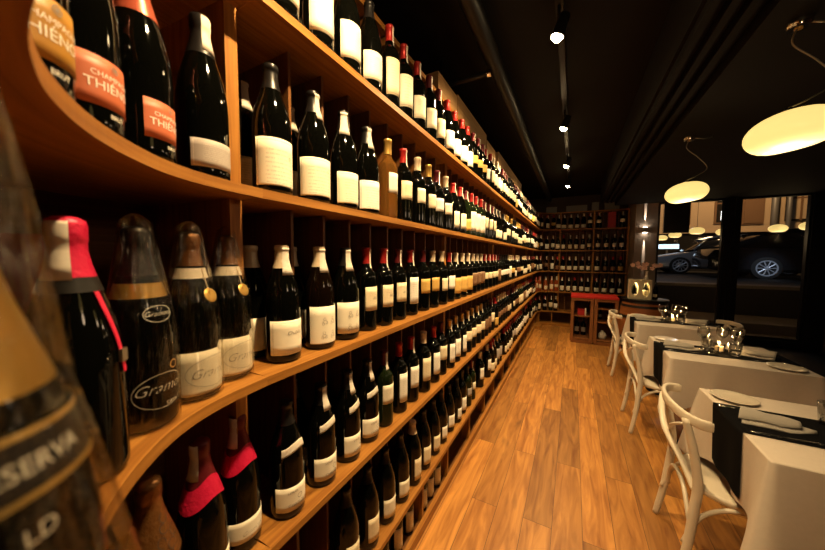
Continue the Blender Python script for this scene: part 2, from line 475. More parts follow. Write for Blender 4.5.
PITCH = .1245
y0 = .44
desc = ['first straight oak wine rack section, next to the curved near corner', 'second straight oak wine rack section from the near corner',
        'middle straight oak wine rack section of the long row', 'fourth straight oak wine rack section from the near corner',
        'last straight oak wine rack section before the far corner']
YE = [.592 + PITCH*k + .016 for k in (9, 19, 29, 39, 46)]
for k in range(5):
    y1 = YE[k]; L_ = y1 - y0
    ys = [.592 + PITCH*i for i in range(48)]
    rack(desc[k], [(-.62, y0), (-.62, y1)], [q - y0 for q in ys if y0 + .02 < q < y1 - .05], [L_ - .016], [q*L_ for q in ((.34, .69) if k else (.348, .70))] + [L_ - .03], 'straight wine rack sections along the aisle')
    y0 = y1
rack('curved oak wine rack in the far corner', far_path, [.108, .235, .37, .51, .63, .725], [plen(far_path) - .02], [.2, .45, .7], plinth_out=.10)
bx1 = .925
rack('oak wine rack on the back wall behind the two cabinets', [(-.235, YB), (bx1, YB)], [.11, .23, .345, .455, .73, .86, .985, 1.09], [.585, 1.145], [.3, .585, .9], plinth_out=.10)

# ------------------------------------------------------------------ bottles
PROF = dict(
    burgundy=[(0, 0), (.030, .001), (.038, .003), (.0412, .008), (.0415, .02), (.0415, .145), (.0408, .160), (.0385, .178), (.034, .198), (.0275, .218), (.0215, .236), (.0175, .250), (.0155, .262), (.0148, .276), (.0148, .283), (.0162, .284), (.0162, .292), (.0150, .296), (0, .296)],
    bordeaux=[(0, 0), (.028, .001), (.0355, .003), (.0378, .008), (.038, .02), (.038, .185), (.0372, .195), (.0345, .205), (.029, .214), (.0222, .222), (.0172, .231), (.0150, .241), (.0144, .255), (.0144, .288), (.0158, .289), (.0158, .297), (.0148, .301), (0, .301)],
    champagne=[(0, 0), (.034, .001), (.042, .003), (.0452, .009), (.0455, .02), (.0455, .14), (.0448, .158), (.0425, .18), (.0375, .205), (.031, .228), (.0245, .25), (.0195, .27), (.0165, .288), (.0165, .298), (.0175, .3), (.0175, .318), (.016, .324), (.010, .328), (0, .328)],
)
def rad_at(shape, z, sc=1.0):
    P = PROF[shape]; z /= sc
    for (r0, z0), (r1, z1) in zip(P[1:], P[2:]):
        if z0 <= z <= z1 and z1 > z0:
            return (r0 + (r1-r0)*(z-z0)/(z1-z0)) * sc
    return P[-2][0] * sc
_cache = {}
def cached(key, fn):
    if key not in _cache: _cache[key] = fn()
    return _cache[key]

def body_mesh(shape, glass, hi):
    def f():
        m = MB(); m.lathe(PROF[shape], 40 if hi else 20)
        me = m.mesh('wine_bottle', auto=1.0); me.materials.append(M[glass]); return me
    return cached(('b', shape, glass, hi), f)

def patch(shape, z0, z1, half, mt, eps=.0006, hi=True, mid=0.0, name='label', wave=0.0, thick=.0004):
    """a piece of paper or foil wrapped round the bottle, following its profile"""
    def f():
        n = (28 if hi else 12) if half < PI else (40 if hi else 20)
        zs = [z0]
        P = [z for _, z in PROF[shape] if z0 < z < z1]
        zs = sorted(set([z0, z1] + P + [z0 + (z1-z0)*i/4 for i in range(5)]))
        m = MB(); rows = []
        for z in zs:
            row = []
            for j in range(n + 1):
                a = mid - half + 2*half*j/n
                zz = z + wave*math.sin(a*2.2 + .6)
                r = rad_at(shape, zz) + eps
                row.append((r*math.cos(a), r*math.sin(a), zz))
            rows.append(row)
        m.grid(rows)
        if half < PI:
            inner = []
            for row in (rows[0], rows[-1]):
                q = []
                for x, y, z in row:
                    r = math.hypot(x, y); k = (r - eps*.7) / r; q.append((x*k, y*k, z))
                inner.append(q)
            m.grid([rows[0], inner[0]]); m.grid([inner[1], rows[-1]])
        me = m.mesh(name, smooth=True); me.materials.append(M[mt]); return me
    return cached(('p', shape, z0, z1, half, mt, eps, hi, mid, name, wave), f)

def cap_mesh(shape, z0, mt, hi, name='capsule'):
    def f():
        P = PROF[shape]; eps = .0007
        top = P[-1][1]
        pr = [(rad_at(shape, z0) + eps*.2, z0)] + [(rad_at(shape, z0) + eps, z0 + .0003)] + [(r + eps, z) for r, z in P if z > z0 + .001 and r > 0] + [(P[-2][0]*.7, top + eps), (0, top + eps)]
        m = MB(); m.lathe(pr, 28 if hi else 16)
        me = m.mesh(name, auto=1.0); me.materials.append(M[mt]); return me
    return cached(('c', shape, z0, mt, hi, name), f)

SHADE = dict(lab_white='white', lab_cream='cream', lab_ivory='ivory', lab_ochre='ochre', lab_grey='grey', lab_dark='brown', lab_gold='gold', lab_orange='coral', lab_plain='ivory')
CAPN = dict(cap_red='red', cap_wine='maroon', cap_black='black', cap_gold='gold', cap_cream='cream', cap_pink='crimson', cap_bronze='bronze', cap_orange='coral')

def bottle(loc, rz, shape='burgundy', glass='glass_dark', lab='lab_white', lz=(.035, .115), half=1.15, cap='cap_black', cz=None, tax=None, hi=True, label=None, group=None, name='wine_bottle', cat='wine bottle', sc=1.0, wave=0, cname='capsule', mid=0.0):
    o = link(name, body_mesh(shape, glass, hi), None, None, loc, (0, 0, rz))
    if sc != 1.0: o.scale = (sc, sc, sc)
    tag(o, label, cat, group)
    if lab: link('label', patch(shape, lz[0], lz[1], half, lab, hi=hi, mid=mid), None, o)
    if cap:
        link(cname, cap_mesh(shape, cz if cz else PROF[shape][-1][1] - .058, cap, hi), None, o)
    if tax is not None:
        t = link('tax_strip', patch(shape, PROF[shape][-1][1] - .075, PROF[shape][-1][1] - .006, .62, 'tax', eps=.0016, hi=hi, mid=tax, name='tax_strip'), None, o)
    return o

# --- lettering wrapped on a bottle
_txt = {}
def text_polys(s, size, shear=0.0, thin=0.0):
    cu = bpy.data.curves.new('t', 'FONT'); cu.body = s; cu.size = size; cu.align_x = 'CENTER'; cu.shear = shear; cu.offset = thin * size; cu.resolution_u = 3
    ob = bpy.data.objects.new('t', cu); COL.objects.link(ob)
    bpy.context.view_layer.update()
    dg = bpy.context.evaluated_depsgraph_get()
    me = bpy.data.meshes.new_from_object(ob.evaluated_get(dg))
    out = [[(me.vertices[i].co.x, me.vertices[i].co.y) for i in p.vertices] for p in me.polygons]
    bpy.data.meshes.remove(me); bpy.data.objects.remove(ob); bpy.data.curves.remove(cu)
    return out
def ring2(cx, cy, rx, ry, w, n=28, a0=0.0, a1=2*PI):
    out = []
    for i in range(n):
        t0 = a0 + (a1-a0)*i/n; t1 = a0 + (a1-a0)*(i+1)/n
        p = lambda t, k: (cx + (rx+k)*math.cos(t), cy + (ry+k)*math.sin(t))
        out.append([p(t0, -w/2), p(t1, -w/2), p(t1, w/2), p(t0, w/2)])
    return out
def shift(polys, dx, dy): return [[(x+dx, y+dy) for x, y in p] for p in polys]
def print_on(o, shape, polys, mt, mid=0.0, eps=.0013, name='label_print', parent=None):
    m = MB()
    for p in polys:
        pts = []
        for x, z in p:
            r = rad_at(shape, z) + eps
            a = mid + x / r
            pts.append((r*math.cos(a), r*math.sin(a), z))
        m.face(pts)
    return link(name, m.mesh(name, weld=False), M[mt], parent or o)
def child(o, nm):
    for c in o.children:
        if c.name.split('.')[0] == nm: return c
    return o

def wrapper(o, prof, n=96, folds=24, amp=.0034, seed=0):
    rnd = random.Random(seed); ph = [rnd.random()*6 for _ in range(4)]
    rows = []
    zs = []
    for (r0, z0), (r1, z1) in zip(prof, prof[1:]):
        for k in range(4): zs.append((r0 + (r1-r0)*k/4, z0 + (z1-z0)*k/4))
    zs.append(prof[-1])
    for r, z in zs:
        row = []
        for j in range(n):
            a = 2*PI*j/n
            rr = r + amp*((abs(math.sin(folds*a/2 + ph[0] + z*5)) - .6) * .8 + math.sin(7*a + ph[1] - z*14)*.5) * (1 if z > .012 else .3)
            row.append((rr*math.cos(a), rr*math.sin(a), z))
        rows.append(row)
    m = MB(); m.grid(rows, closed=True)
    return m.build('cellophane_wrap', M['cello'], o, smooth=True)

def face_cam(x, y, k=.5):
    """yaw for a bottle whose label looks part-way from square-to-shelf to the aisle"""
    return math.atan2(-y, -x) * k

# ---- the near corner: sparkling wine
CW = 'champagne bottle'
# third shelf down: huge wrapped reserve bottle right beside the camera
b = bottle((-.205, .003, SH[2]), 0.1, 'champagne', 'glass_dark', None, cap='cap_gold', cz=.218, hi=True, name='champagne_bottle', cat=CW, sc=1.06,
           label='cellophane wrapped champagne bottle with gold foil and black reserve neck band, nearest the camera')
link('neck_band', patch('champagne', .1865, .207, PI, 'lab_black', eps=.0012, name='neck_band'), None, b)
for zz in (.1855, .2055):
    link('gold_stripe', patch('champagne', zz, zz + .0022, PI, 'ink_gold', eps=.0018, name='gold_stripe'), None, b)
print_on(child(b, 'neck_band'), 'champagne', shift(text_polys('RESERVA', .0088), 0, .1935), 'ink_white', mid=.45, eps=.0022)
print_on(b, 'champagne', shift(text_polys('LD', .008), 0, .1715), 'ink_white', mid=.42, eps=.0014, name='bottle_print')
wrapper(b, [(.054, .0), (.066, .02), (.065, .08), (.056, .13), (.0482, .171), (.0445, .19), (.0385, .215), (.0305, .29), (.0255, .3226), (.0215, .345), (.012, .37)], seed=3, amp=.0018)
# big bottle with crimson foil and pink ribbon
b = bottle((-.540, .121, SH[2]), .0, 'champagne', 'glass_dark', None, cap='cap_pink', cz=.255, tax=-.75, hi=True, name='champagne_bottle', cat=CW,
           label='dark champagne bottle with crimson foil top and pink ribbon hanging down its shoulder')
link('neck_collar', patch('champagne', .238, .256, PI, 'lab_black', eps=.0012, name='neck_collar'), None, b)
rb = []
mb = MB()
pts = []
for i in range(15):
    z = .238 - .106*i/14; a = .55 + .35*i/14; r = rad_at('champagne', z) + .0015
    pts.append((r, a, z))
rows = [[(r*math.cos(a + s/r), r*math.sin(a + s/r), z) for s in (-.003, .003)] for r, a, z in pts]
rows2 = [[((r+.001)*math.cos(a + s/r), (r+.001)*math.sin(a + s/r), z) for s in (.003, -.003)] for r, a, z in pts]
mb.grid([u + w for u, w in zip(rows, rows2)], closed=True)
rbo = mb.build('ribbon', M['ribbon'], b, smooth=True)
r, a, z = pts[11]
mb = MB(); mb.obox(Matrix.Translation((r*math.cos(a)+.0015, r*math.sin(a)+.001, z)) @ Matrix.Rotation(a, 4, 'Z'), .002, .0055, .008)
mb.build('clasp', M['clasp'], rbo)
# black labelled bottle in cellophane
WP = [(.0475, .0), (.0485, .004), (.0485, .10), (.047, .14), (.0425, .19), (.034, .24), (.0265, .285), (.0215, .318), (.017, .338), (.009, .346), (.003, .349)]
b = bottle((-.624, .215, SH[2]), .30, 'champagne', 'glass_dark', None, cap='cap_black', cz=.25, hi=True, name='champagne_bottle', cat=CW,
           label='champagne bottle printed in white script on black, gold neck band, wrapped in cellophane')
link('neck_band', patch('champagne', .215, .238, PI, 'cap_gold', eps=.0012, name='neck_band'), None, b)
pl = shift(text_polys('Gramona', .024, .45, -.02), .004, .062) + ring2(0, .064, .042, .028, .0007) + shift(text_polys('CAVA', .0075), .012, .039)
pl += shift(text_polys('Gramona', .011, .45, -.015), 0, .186) + ring2(0, .189, .021, .013, .0006)
print_on(b, 'champagne', pl, 'ink_white', mid=-.05, name='bottle_print')
print_on(b, 'champagne', ring2(.018, .102, .0065, .0065, .0014), 'ink_gold', mid=-.05, name='bottle_emblem')
wrapper(b, WP, seed=5)
for i, (x, y, tx) in enumerate(((-.668, .312, 'first'), (-.705, .405, 'second'))):
    b = bottle((x, y, SH[2]), .22 - .06*i, 'champagne', 'glass_dark', 'lab_plain', (.014, .098), 1.45, cap='cap_bronze', cz=.262, hi=True, name='champagne_bottle', cat=CW,
               label=['white labelled champagne bottle in cellophane with round gold seal, beside the black printed one',
                      'white labelled champagne bottle in cellophane with round gold seal, touching the oak upright'][i], group='cellophane wrapped white label champagne')
    link('neck_band', patch('champagne', .238, .258, PI, 'tax', eps=.0012, name='neck_band'), None, b)
    lb = child(b, 'label')
    pl = shift(text_polys('Gramona', .026, .45, -.02), .010, .046) + ring2(.010, .055, .056, .030, .0007)
    for dz in (.0965, .0155): pl.append([(-.06, dz), (.06, dz), (.06, dz + .0008), (-.06, dz + .0008)])
    print_on(lb, 'champagne', pl, 'ink_grey', mid=0)
    # scalloped crest on top of the label
    pl = [[(.026 + .011*math.cos(2*PI*j/20), .099 + .011*math.sin(2*PI*j/20)) for j in range(20)]]
    print_on(lb, 'champagne', pl, 'lab_plain', name='label_crest', eps=.0009)
    print_on(lb, 'champagne', ring2(.026, .099, .008, .008, .0008), 'ink_grey', name='crest_print')
    # seal with string
    zs_ = .205; a = .18; r = rad_at('champagne', zs_) + .003
    mb = MB(); Mx = Matrix.Translation((r*math.cos(a), r*math.sin(a), zs_)) @ Matrix.Rotation(a, 4, 'Z') @ Matrix.Rotation(PI/2 - .35, 4, 'Y')
    mb.lathe([(0, -.0012), (.0135, -.0012), (.0148, 0), (.0135, .0012), (.009, .0012), (.0085, .0018), (0, .0018)], 20, Mx)
    seal = mb.build('gold_seal', M['cap_gold'], b, auto=.8)
    mb = MB(); q = []
    for k in range(9):
        z = .258 - .045*k/8; a2 = .12 + .06*k/8; rr = rad_at('champagne', z) + .002
        q.append((rr*math.cos(a2), rr*math.sin(a2), z))
    mb.tube(q, .0011, 6); mb.build('seal_cord', M['cap_cream'], seal, smooth=True)
    wrapper(b, WP, seed=11 + i)
# second shelf down: coral and ochre labels
TH_ = [((-.480, .077), 'lab_gold', 'cap_gold', 'champagne bottle with ochre label at the start of the curved shelf'),
       ((-.559, .142), 'lab_orange', 'cap_orange', 'champagne bottle with coral label, standing beside the ochre labelled one'),
       ((-.624, .229), 'lab_orange', 'cap_orange', 'champagne bottle with coral label and coral foil neck, next to the grey labelled one')]
for (x, y), lm, cm, lb in TH_:
    b = bottle((x, y, SH[1]), .55, 'champagne', 'glass_dark', lm, (.034, .096), .82, cap=cm, cz=.232, hi=True, name='champagne_bottle', cat=CW, label=lb, sc=.95)
    l = child(b, 'label')
    pl = shift(text_polys('CHAMPAGNE', .0095), .004, .071) + shift(text_polys('THIÉNOT', .0165), .004, .055)
    print_on(l, 'champagne', pl, 'ink_white' if lm == 'lab_orange' else 'ink_white')
    em = ring2(.004, .088, .0045, .0045, .0012, 14) + [[(.002, .086), (.006, .086), (.006, .09), (.002, .09)]]
    print_on(l, 'champagne', em, 'ink_grey', name='label_emblem')
    print_on(b, 'champagne', shift(text_polys('BRUT', .008), .004, .022), 'ink_white', name='bottle_print')
b = bottle((-.676, .349, SH[1]), .15, 'champagne', 'glass_dark', 'lab_grey', (.022, .075), 1.1, cap='cap_black', cz=.245, tax=.15, hi=True, name='champagne_bottle', cat=CW,
           label='champagne bottle with grey label and silver strip on its neck, beside the bright oak upright')
# fourth shelf down
b = bottle((-.625, .215, SH[3]), -.1, 'champagne', 'glass_dark', 'lab_dark', (.10, .16), 1.3, cap='cap_bronze', cz=.19, tax=None, hi=True, name='champagne_bottle', cat=CW,
           label='champagne bottle with long bronze foil top on the curved fourth shelf')
pl = []
for k, (a_, z_) in enumerate(((-.012, .225), (.002, .215), (.012, .232), (-.004, .245), (.006, .20), (-.010, .205), (.0, .262))):
    pl += ring2(a_, z_, .006 + .001*(k % 3), .009 - .001*(k % 2), .0009, 18, .3*k, .3*k + 4.6)
print_on(child(b, 'capsule'), 'champagne', pl, 'ink', mid=.55, eps=.0022, name='foil_print')
for i, (x, y) in enumerate(((-.672, .318), (-.705, .418))):
    b = bottle((x, y, SH[3]), -.2, 'champagne', 'glass_dark', 'lab_plain', (.03, .082), 1.35, cap='cap_wine', cz=.238, tax=-1.05, hi=True, name='champagne_bottle', cat=CW, wave=0,
               label=['champagne bottle with bright crimson foil skirt beside the bronze foiled bottle',
                      'champagne bottle with crimson foil skirt and white curved label, next to the upright'][i], group='crimson skirted champagne on the fourth shelf')
    link('foil_skirt', patch('champagne', .203, .246, PI, 'cap_pink', eps=.0014, name='foil_skirt', wave=.009), None, b)
    lb = child(b, 'label')
    pl = shift(text_polys('Gramona', .014, .45, -.02), .012, .046)
    for dz in (.074, .036): pl.append([(-.055, dz), (.055, dz + .006), (.055, dz + .008), (-.055, dz + .002)])
    print_on(lb, 'champagne', pl, 'ink_grey')
# sparkling bottles on the top shelf of the curve and a gift box behind
for i, (x, y) in enumerate(((-.64, .245), (-.685, .36))):
    bottle((x, y, SH[0]), -.2, 'champagne', 'glass_dark', 'lab_white', (.03, .1), 1.1, cap='cap_gold', hi=True, name='champagne_bottle', cat=CW,
           label=['champagne bottle with white label on the curved top shelf', 'champagne bottle with white label on the top shelf before the upright'][i])
tag(boxthing('gift_box', M['redbox'], (-.045, .045, -.045, .045, 0, .31), loc=(-.70, .115, SH[2] + .0005), rot=(0, 0, -.6)),
    'dark red gift box standing behind the cellophane wrapped bottles', 'gift box')

# ---- the long rows
ORD = 'zeroth first second third fourth fifth sixth seventh eighth ninth tenth eleventh twelfth thirteenth fourteenth fifteenth sixteenth seventeenth eighteenth nineteenth'.split()
def ordn(n):
    if n < 20: return ORD[n]
    t = ['', '', 'twenty', 'thirty', 'forty', 'fifty'][n // 10]
    return (t[:-1] + 'ieth') if n % 10 == 0 else t + '-' + ORD[n % 10]
ROW = ['top shelf', 'second shelf down', 'third shelf down', 'fourth shelf down', 'lowest shelf']
XB = [-.665, -.668, -.692, -.685, -.682]
# (shape, glass, label material, label z, half-width, capsule, capsule from) for the nearest bottles of each row, as photographed
def spec(shape, lab, lz, half=1.15, cap='cap_black', tax=None, glass='glass_dark', cz=None, **k):
    return dict(shape=shape, lab=lab, lz=lz, half=half, cap=cap, tax=tax, glass=glass, cz=cz, **k)
B1, BX = 'burgundy', 'bordeaux'
NEAR = [
    [spec(B1, 'lab_ivory', (.03, .14)), spec(B1, 'lab_ivory', (.03, .15)), spec(B1, 'lab_ivory', (.03, .135)), spec(B1, 'lab_ivory', (.03, .12)), spec(BX, 'lab_cream', (.04, .17), cap='cap_red', tax=.5), spec(BX, 'lab_ivory', (.045, .17), cap='cap_red', tax=.5),
     spec(BX, 'lab_ivory', (.05, .145), cap='cap_red', tax=.5), spec(BX, 'lab_ivory', (.05, .14), cap='cap_wine', tax=.5), spec(BX, 'lab_cream', (.05, .145), cap='cap_wine', tax=.5)],
    [spec(B1, 'lab_ivory', (.016, .122), 1.35), spec(B1, 'lab_ivory', (.016, .115), 1.35, tax=.5), spec(B1, 'lab_ivory', (.016, .108), 1.3, tax=-.7), spec(B1, 'lab_white', (.016, .11), 1.3, tax=0.1), spec(BX, 'lab_white', (.095, .17), .8, glass='glass_amber', cap='cap_gold'),
     spec(BX, 'lab_cream', (.09, .165), 1.0, cap='cap_red', tax=.6), spec(BX, 'lab_ivory', (.095, .16), 1.0, cap='cap_cream'), spec(BX, 'lab_cream', (.09, .155), 1.0, cap='cap_gold'), spec(BX, 'lab_white', (.09, .155), 1.0, cap='cap_wine', tax=.5), spec(BX, 'lab_ivory', (.09, .15), 1.0, cap='cap_cream')],
    [spec(B1, 'lab_plain', (.022, .108), 1.2, cap='cap_cream', tax=.2), spec(B1, 'lab_plain', (.018, .125), 1.25, cap='cap_cream', glass='glass_brown', tax=.1), spec(B1, 'lab_plain', (.022, .122), 1.25, cap='cap_black', tax=.1),
     spec(BX, 'lab_cream', (.075, .16), 1.0, cap='cap_red', tax=.5), spec(BX, 'lab_cream', (.075, .16), 1.0, cap='cap_red', tax=.5), spec(BX, 'lab_cream', (.08, .16), 1.0, cap='cap_wine', tax=.4), spec(BX, 'lab_white', (.055, .175), .8, cap='cap_red', tax=.6), spec(BX, 'lab_ochre', (.09, .16), 1.0, cap='cap_wine'),
     spec(BX, 'lab_ochre', (.09, .16), 1.0, cap='cap_cream'), spec(BX, 'lab_cream', (.08, .15), 1.0, cap='cap_cream'), spec(BX, 'lab_white', (.08, .16), 1.0, cap='cap_red', tax=.5)],
    [spec(B1, 'lab_plain', (.022, .085), 1.1, cap='cap_black'), spec(B1, 'lab_plain', (.022, .088), 1.1, cap='cap_black', tax=.3), spec(B1, 'lab_plain', (.022, .09), 1.1, cap='cap_black', tax=.2), spec(B1, 'lab_plain', (.022, .09), 1.1, cap='cap_black', tax=.4),
     spec(BX, 'lab_ivory', (.095, .17), .9, cap='cap_wine', glass='glass_green', tax=.3), spec(BX, 'lab_white', (.05, .175), .9, cap='cap_red'), spec(BX, 'lab_white', (.07, .17), .9, cap='cap_red', tax=.4), spec(BX, 'lab_cream', (.06, .175), .9, cap='cap_cream'), spec(BX, 'lab_white', (.05, .165), .9, cap='cap_red'),
     spec(BX, 'lab_cream', (.09, .17), .9, cap='cap_wine')],
    [spec(B1, 'lab_cream', (.03, .12), .7), spec(B1, 'lab_cream', (.03, .12), .7), spec(B1, 'lab_ivory', (.03, .105), .8, cap='cap_black'), spec(B1, 'lab_ivory', (.03, .1), .8), spec(B1, 'lab_cream', (.03, .13), .7, cap='cap_cream'), spec(B1, 'lab_cream', (.03, .12), .7), spec(B1, 'lab_cream', (.03, .11), .7),
     spec(B1, 'lab_white', (.03, .1), .8), spec(B1, 'lab_white', (.035, .11), .8), spec(B1, 'lab_white', (.03, .1), .8), spec(BX, 'lab_white', (.03, .12), .8), spec(BX, 'lab_grey', (.08, .14), .8, glass='glass_green', cap='cap_black')],
]
def rand_spec(rnd, row):
    if row == 4: labs = ['lab_white', 'lab_ivory', 'lab_white', 'lab_cream', 'lab_grey']
    elif row >= 2: labs = ['lab_white', 'lab_cream', 'lab_ivory', 'lab_white', 'lab_cream', 'lab_ochre', 'lab_dark']
    else: labs = ['lab_white', 'lab_cream', 'lab_ivory', 'lab_white', 'lab_ivory', 'lab_ochre']
    sh = rnd.choices([BX, B1], [.78, .22])[0]
    lo = rnd.choice([.04, .06, .075, .085]) if sh == BX else .03
    hi_ = rnd.choice([.14, .155, .17]) if sh == BX else rnd.choice([.105, .125])
    cap = rnd.choices(['cap_red', 'cap_wine', 'cap_black', 'cap_cream', 'cap_gold'], [.3, .25, .2, .15, .1])[0]
    gl = rnd.choices(['glass_dark', 'glass_brown', 'glass_green', 'glass_amber', 'glass_rose'], [.76, .13, .085, .012, .013])[0]
    return spec(sh, rnd.choice(labs), (lo, hi_), rnd.choice([.85, 1.0, 1.15]), cap, rnd.choice([None, .4, .6, .2]), gl)
GLN = dict(glass_dark='dark', glass_brown='brown', glass_green='olive', glass_amber='golden', glass_rose='rosé')
rnd = random.Random(21)
WB = []
def place(sp, loc, rz, hi, where, group):
    sp = dict(sp)
    lb = '%s bottle, %s label, %s top, %s' % (GLN[sp['glass']], SHADE[sp['lab']], CAPN[sp['cap']], where)
    o = bottle(loc, rz, hi=hi, label=lb, group=group, **sp)
    k = 1.1 if sp['shape'] == 'burgundy' and hi else 1.05
    o.scale = (k, k, 1.05 if hi else 1.03)
    WB.append(o); return o
FIRST = [.53, .53, .53, .53, .78]
far_curve = offset(far_path, .058)
for row in range(5):
    y = FIRST[row]; cnt = 0; i = 0
    grp = 'wine bottles along the %s' % ROW[row]
    NUDGE = [(0, 0, 0, 0), (-.028, -.018, -.014, -.010), (.012, .022, .018, .02), (.010, .014, .014, .012), (0, 0, 0, 0)][row]
    while y < 6.52:
        sp = NEAR[row][i] if i < len(NEAR[row]) else rand_spec(rnd, row)
        if i >= len(NEAR[row]):
            if run > 0: sp = dict(last)
            else: run = rnd.choice([1, 2, 2, 3, 3, 4]); last = sp
            run -= 1
        else: run = 0
        i += 1
        gap = i > len(NEAR[row]) and rnd.random() < (.05 if row < 4 else .1)
        if not gap:
            cnt += 1
            jx = rnd.uniform(-.006, .004) if i > 3 else 0
            o = place(sp, (XB[row] + jx, y + (rnd.uniform(-.006, .006) if i > 4 else NUDGE[i-1]), SH[row]), rnd.uniform(-.28, .02), y < 1.7,
                      '%s past the near upright, %s' % (ordn(cnt), ROW[row]), grp)
        y += PITCH
    # round the far corner
    for k, (px, py, ang) in enumerate(((-.660, 6.63, -.15), (-.608, 6.80, -.6), (-.50, 6.91, -1.1), (-.385, 6.962, -1.45), (-.29, 6.962, -1.57))):
        cnt += 1
        sp = rand_spec(rnd, row)
        if row == 3: sp['glass'] = rnd.choice(['glass_rose', 'glass_dark', 'glass_rose']); sp['lab'] = 'lab_cream'
        place(sp, (px, py, SH[row]), ang, False, '%s past the near upright, %s' % (ordn(cnt), ROW[row]), grp)
# printed details on the nearest bottles
def near_bottle(row, n): 
    for o in WB:
        if o['label'].endswith(', %s past the near upright, %s' % (ordn(n), ROW[row])): return o
for row, n, txt in ((2, 1, ('Chablis', 'GRAND VIN')), (3, 1, ('LOUIS', 'CHABLIS')), (3, 2, ('LOUIS', 'CHABLIS')), (3, 3, ('LOUIS', 'CHABLIS')), (3, 4, ('LOUIS', 'CHABLIS'))):
    o = near_bottle(row, n); l = child(o, 'label')
    if row == 2:
        pl = shift(text_polys(txt[0], .013, .25), .008, .072)
        zig = []
        for k in range(44):
            x = -.044 + .088*k/44
            for zz in (.026, .102): zig.append([(x, zz), (x+.001, zz + .0016), (x+.002, zz), (x+.001, zz + .0006)])
        pl += zig
        for k in range(20):
            zz = .028 + .074*k/20
            for x in (-.044, .044): pl.append([(x, zz), (x+.0016, zz+.0018), (x, zz+.0036), (x+.0004, zz+.0018)])
    else:
        pl = shift(text_polys(txt[0], .009), -.004, .068) + shift(text_polys(txt[1], .0105), .004, .034) + ring2(.014, .054, .006, .006, .0012) + [[(-.03, .029), (.034, .029), (.034, .0296), (-.03, .0296)]]
        link('neck_label', patch('burgundy', .170, .190, .85, 'tax', eps=.0012, name='neck_label', wave=.007, mid=.15), None, o)
    print_on(l, 'burgundy', pl, 'ink_grey')
for row, n in ((2, 2), (2, 3)):                                     # labels with four little sketched figures
    o = near_bottle(row, n); l = child(o, 'label'); pl = []
    pl += [[(-.04, .104), (.04, .104), (.04, .1052), (-.04, .1052)]]
    for cx_, cz_ in ((-.012, .082), (.014, .082), (-.014, .042), (.014, .042)):
        pl += ring2(cx_, cz_ + .007, .0035, .004, .0008, 12) + ring2(cx_ + .001, cz_ - .002, .006, .005, .0008, 14) + ring2(cx_ - .004, cz_ - .006, .003, .0045, .0007, 10) + ring2(cx_ + .006, cz_ - .004, .0028, .004, .0007, 10)
    print_on(l, 'burgundy', pl, 'ink_grey')
for n in (1, 2, 3, 4):                                             # fine print and a little crest on the white burgundies
    o = near_bottle(1, n); l = child(o, 'label')
    pl = ring2(.02, .082, .003, .003, .001, 10)
    print_on(l, 'burgundy', pl, 'ink_grey')
for n in (4, 5, 6):
    o = near_bottle(2, n); l = child(o, 'label')
    print_on(l, 'bordeaux', shift(text_polys('BELLE', .012), .006, .115), 'ink_grey')
# second row, seen between the front bottles
for k, (row, y, sp, wh) in enumerate((
        (1, .505, spec(B1, 'lab_cream', (.02, .1), cap='cap_black', tax=.3), 'behind the first of the second shelf by the upright'),
        (1, .655, spec(B1, 'lab_cream', (.02, .1), cap='cap_black', tax=.3), 'half hidden behind the second of the second shelf'),
        (2, .52, spec(B1, 'lab_plain', (.022, .108), cap='cap_cream'), 'behind the first of the third shelf by the upright'),
        (2, .655, spec(B1, 'lab_plain', (.022, .108), cap='cap_cream'), 'behind the second of the third shelf'),
        (2, .78, spec(B1, 'lab_plain', (.022, .108), cap='cap_black'), 'behind the third of the third shelf'),
        (3, .655, spec(B1, 'lab_plain', (.022, .085), cap='cap_black'), 'behind the second of the fourth shelf'),
        (3, .78, spec(B1, 'lab_plain', (.022, .088), cap='cap_black'), 'behind the third of the fourth shelf'),
        (0, .655, spec(B1, 'lab_ivory', (.03, .12), cap='cap_black'), 'behind the second of the top shelf'),
        (0, .78, spec(B1, 'lab_ivory', (.03, .12), cap='cap_wine'), 'behind the third of the top shelf'))):
    place(sp, (-.792, y, SH[row]), -.2, True, wh, 'second row bottles behind the front row')
# short half bottles standing in the base compartments
for k, (y, lm) in enumerate(((1.02, 'lab_cream'), (1.14, 'lab_cream'), (1.25, 'lab_cream'), (1.41, 'lab_cream'), (1.50, 'lab_cream'), (1.60, 'lab_cream'))):
    o = bottle((-.69, y, .0285), -.3, 'bordeaux', 'glass_brown', lm, (.03, .17), 1.1, cap='cap_black', hi=True, sc=.76, name='half_bottle', cat='wine bottle',
               label='%s small cream labelled half bottle from the near end, in the plinth compartments' % ordn(k+1), group='half bottles in the plinth compartments')
# ---- back wall rows
BXS = [-.185, -.065, .05, .165, .275, .425, .56, .69, .81]
for row in range(4):
    grp = 'wine bottles on the back wall'
    cnt = 0
    for k, x in enumerate(BXS):
        if row == 0 and k in (6, 7): continue
        cnt += 1
        sp = rand_spec(rnd, 1)
        sp['glass'] = 'glass_dark' if rnd.random() < .85 else 'glass_brown'
        sp['shape'] = B1 if row != 1 or rnd.random() < .5 else BX
        sp['lab'] = 'lab_ivory' if row in (0, 2, 3) else rnd.choice(['lab_white', 'lab_ivory', 'lab_cream'])
        sp['lz'] = {0: (.02, .085), 1: (.03, .11), 2: (.03, .105), 3: (.025, .12)}[row] if k < 4 else ((.10, .16) if row == 0 else (.06, .13) if row == 1 else (.03, .11))
        if row == 2 and k in (6, 7): sp['lab'] = 'lab_dark'; sp['cap'] = 'cap_red'
        if row == 2 and k > 7: sp['lab'] = 'lab_ochre'
        place(sp, (x, YB + .055, SH[row]), -PI/2 + rnd.uniform(-.15, .15), False, '%s from the corner upright, back wall %s' % (ordn(cnt), ROW[row]), grp)
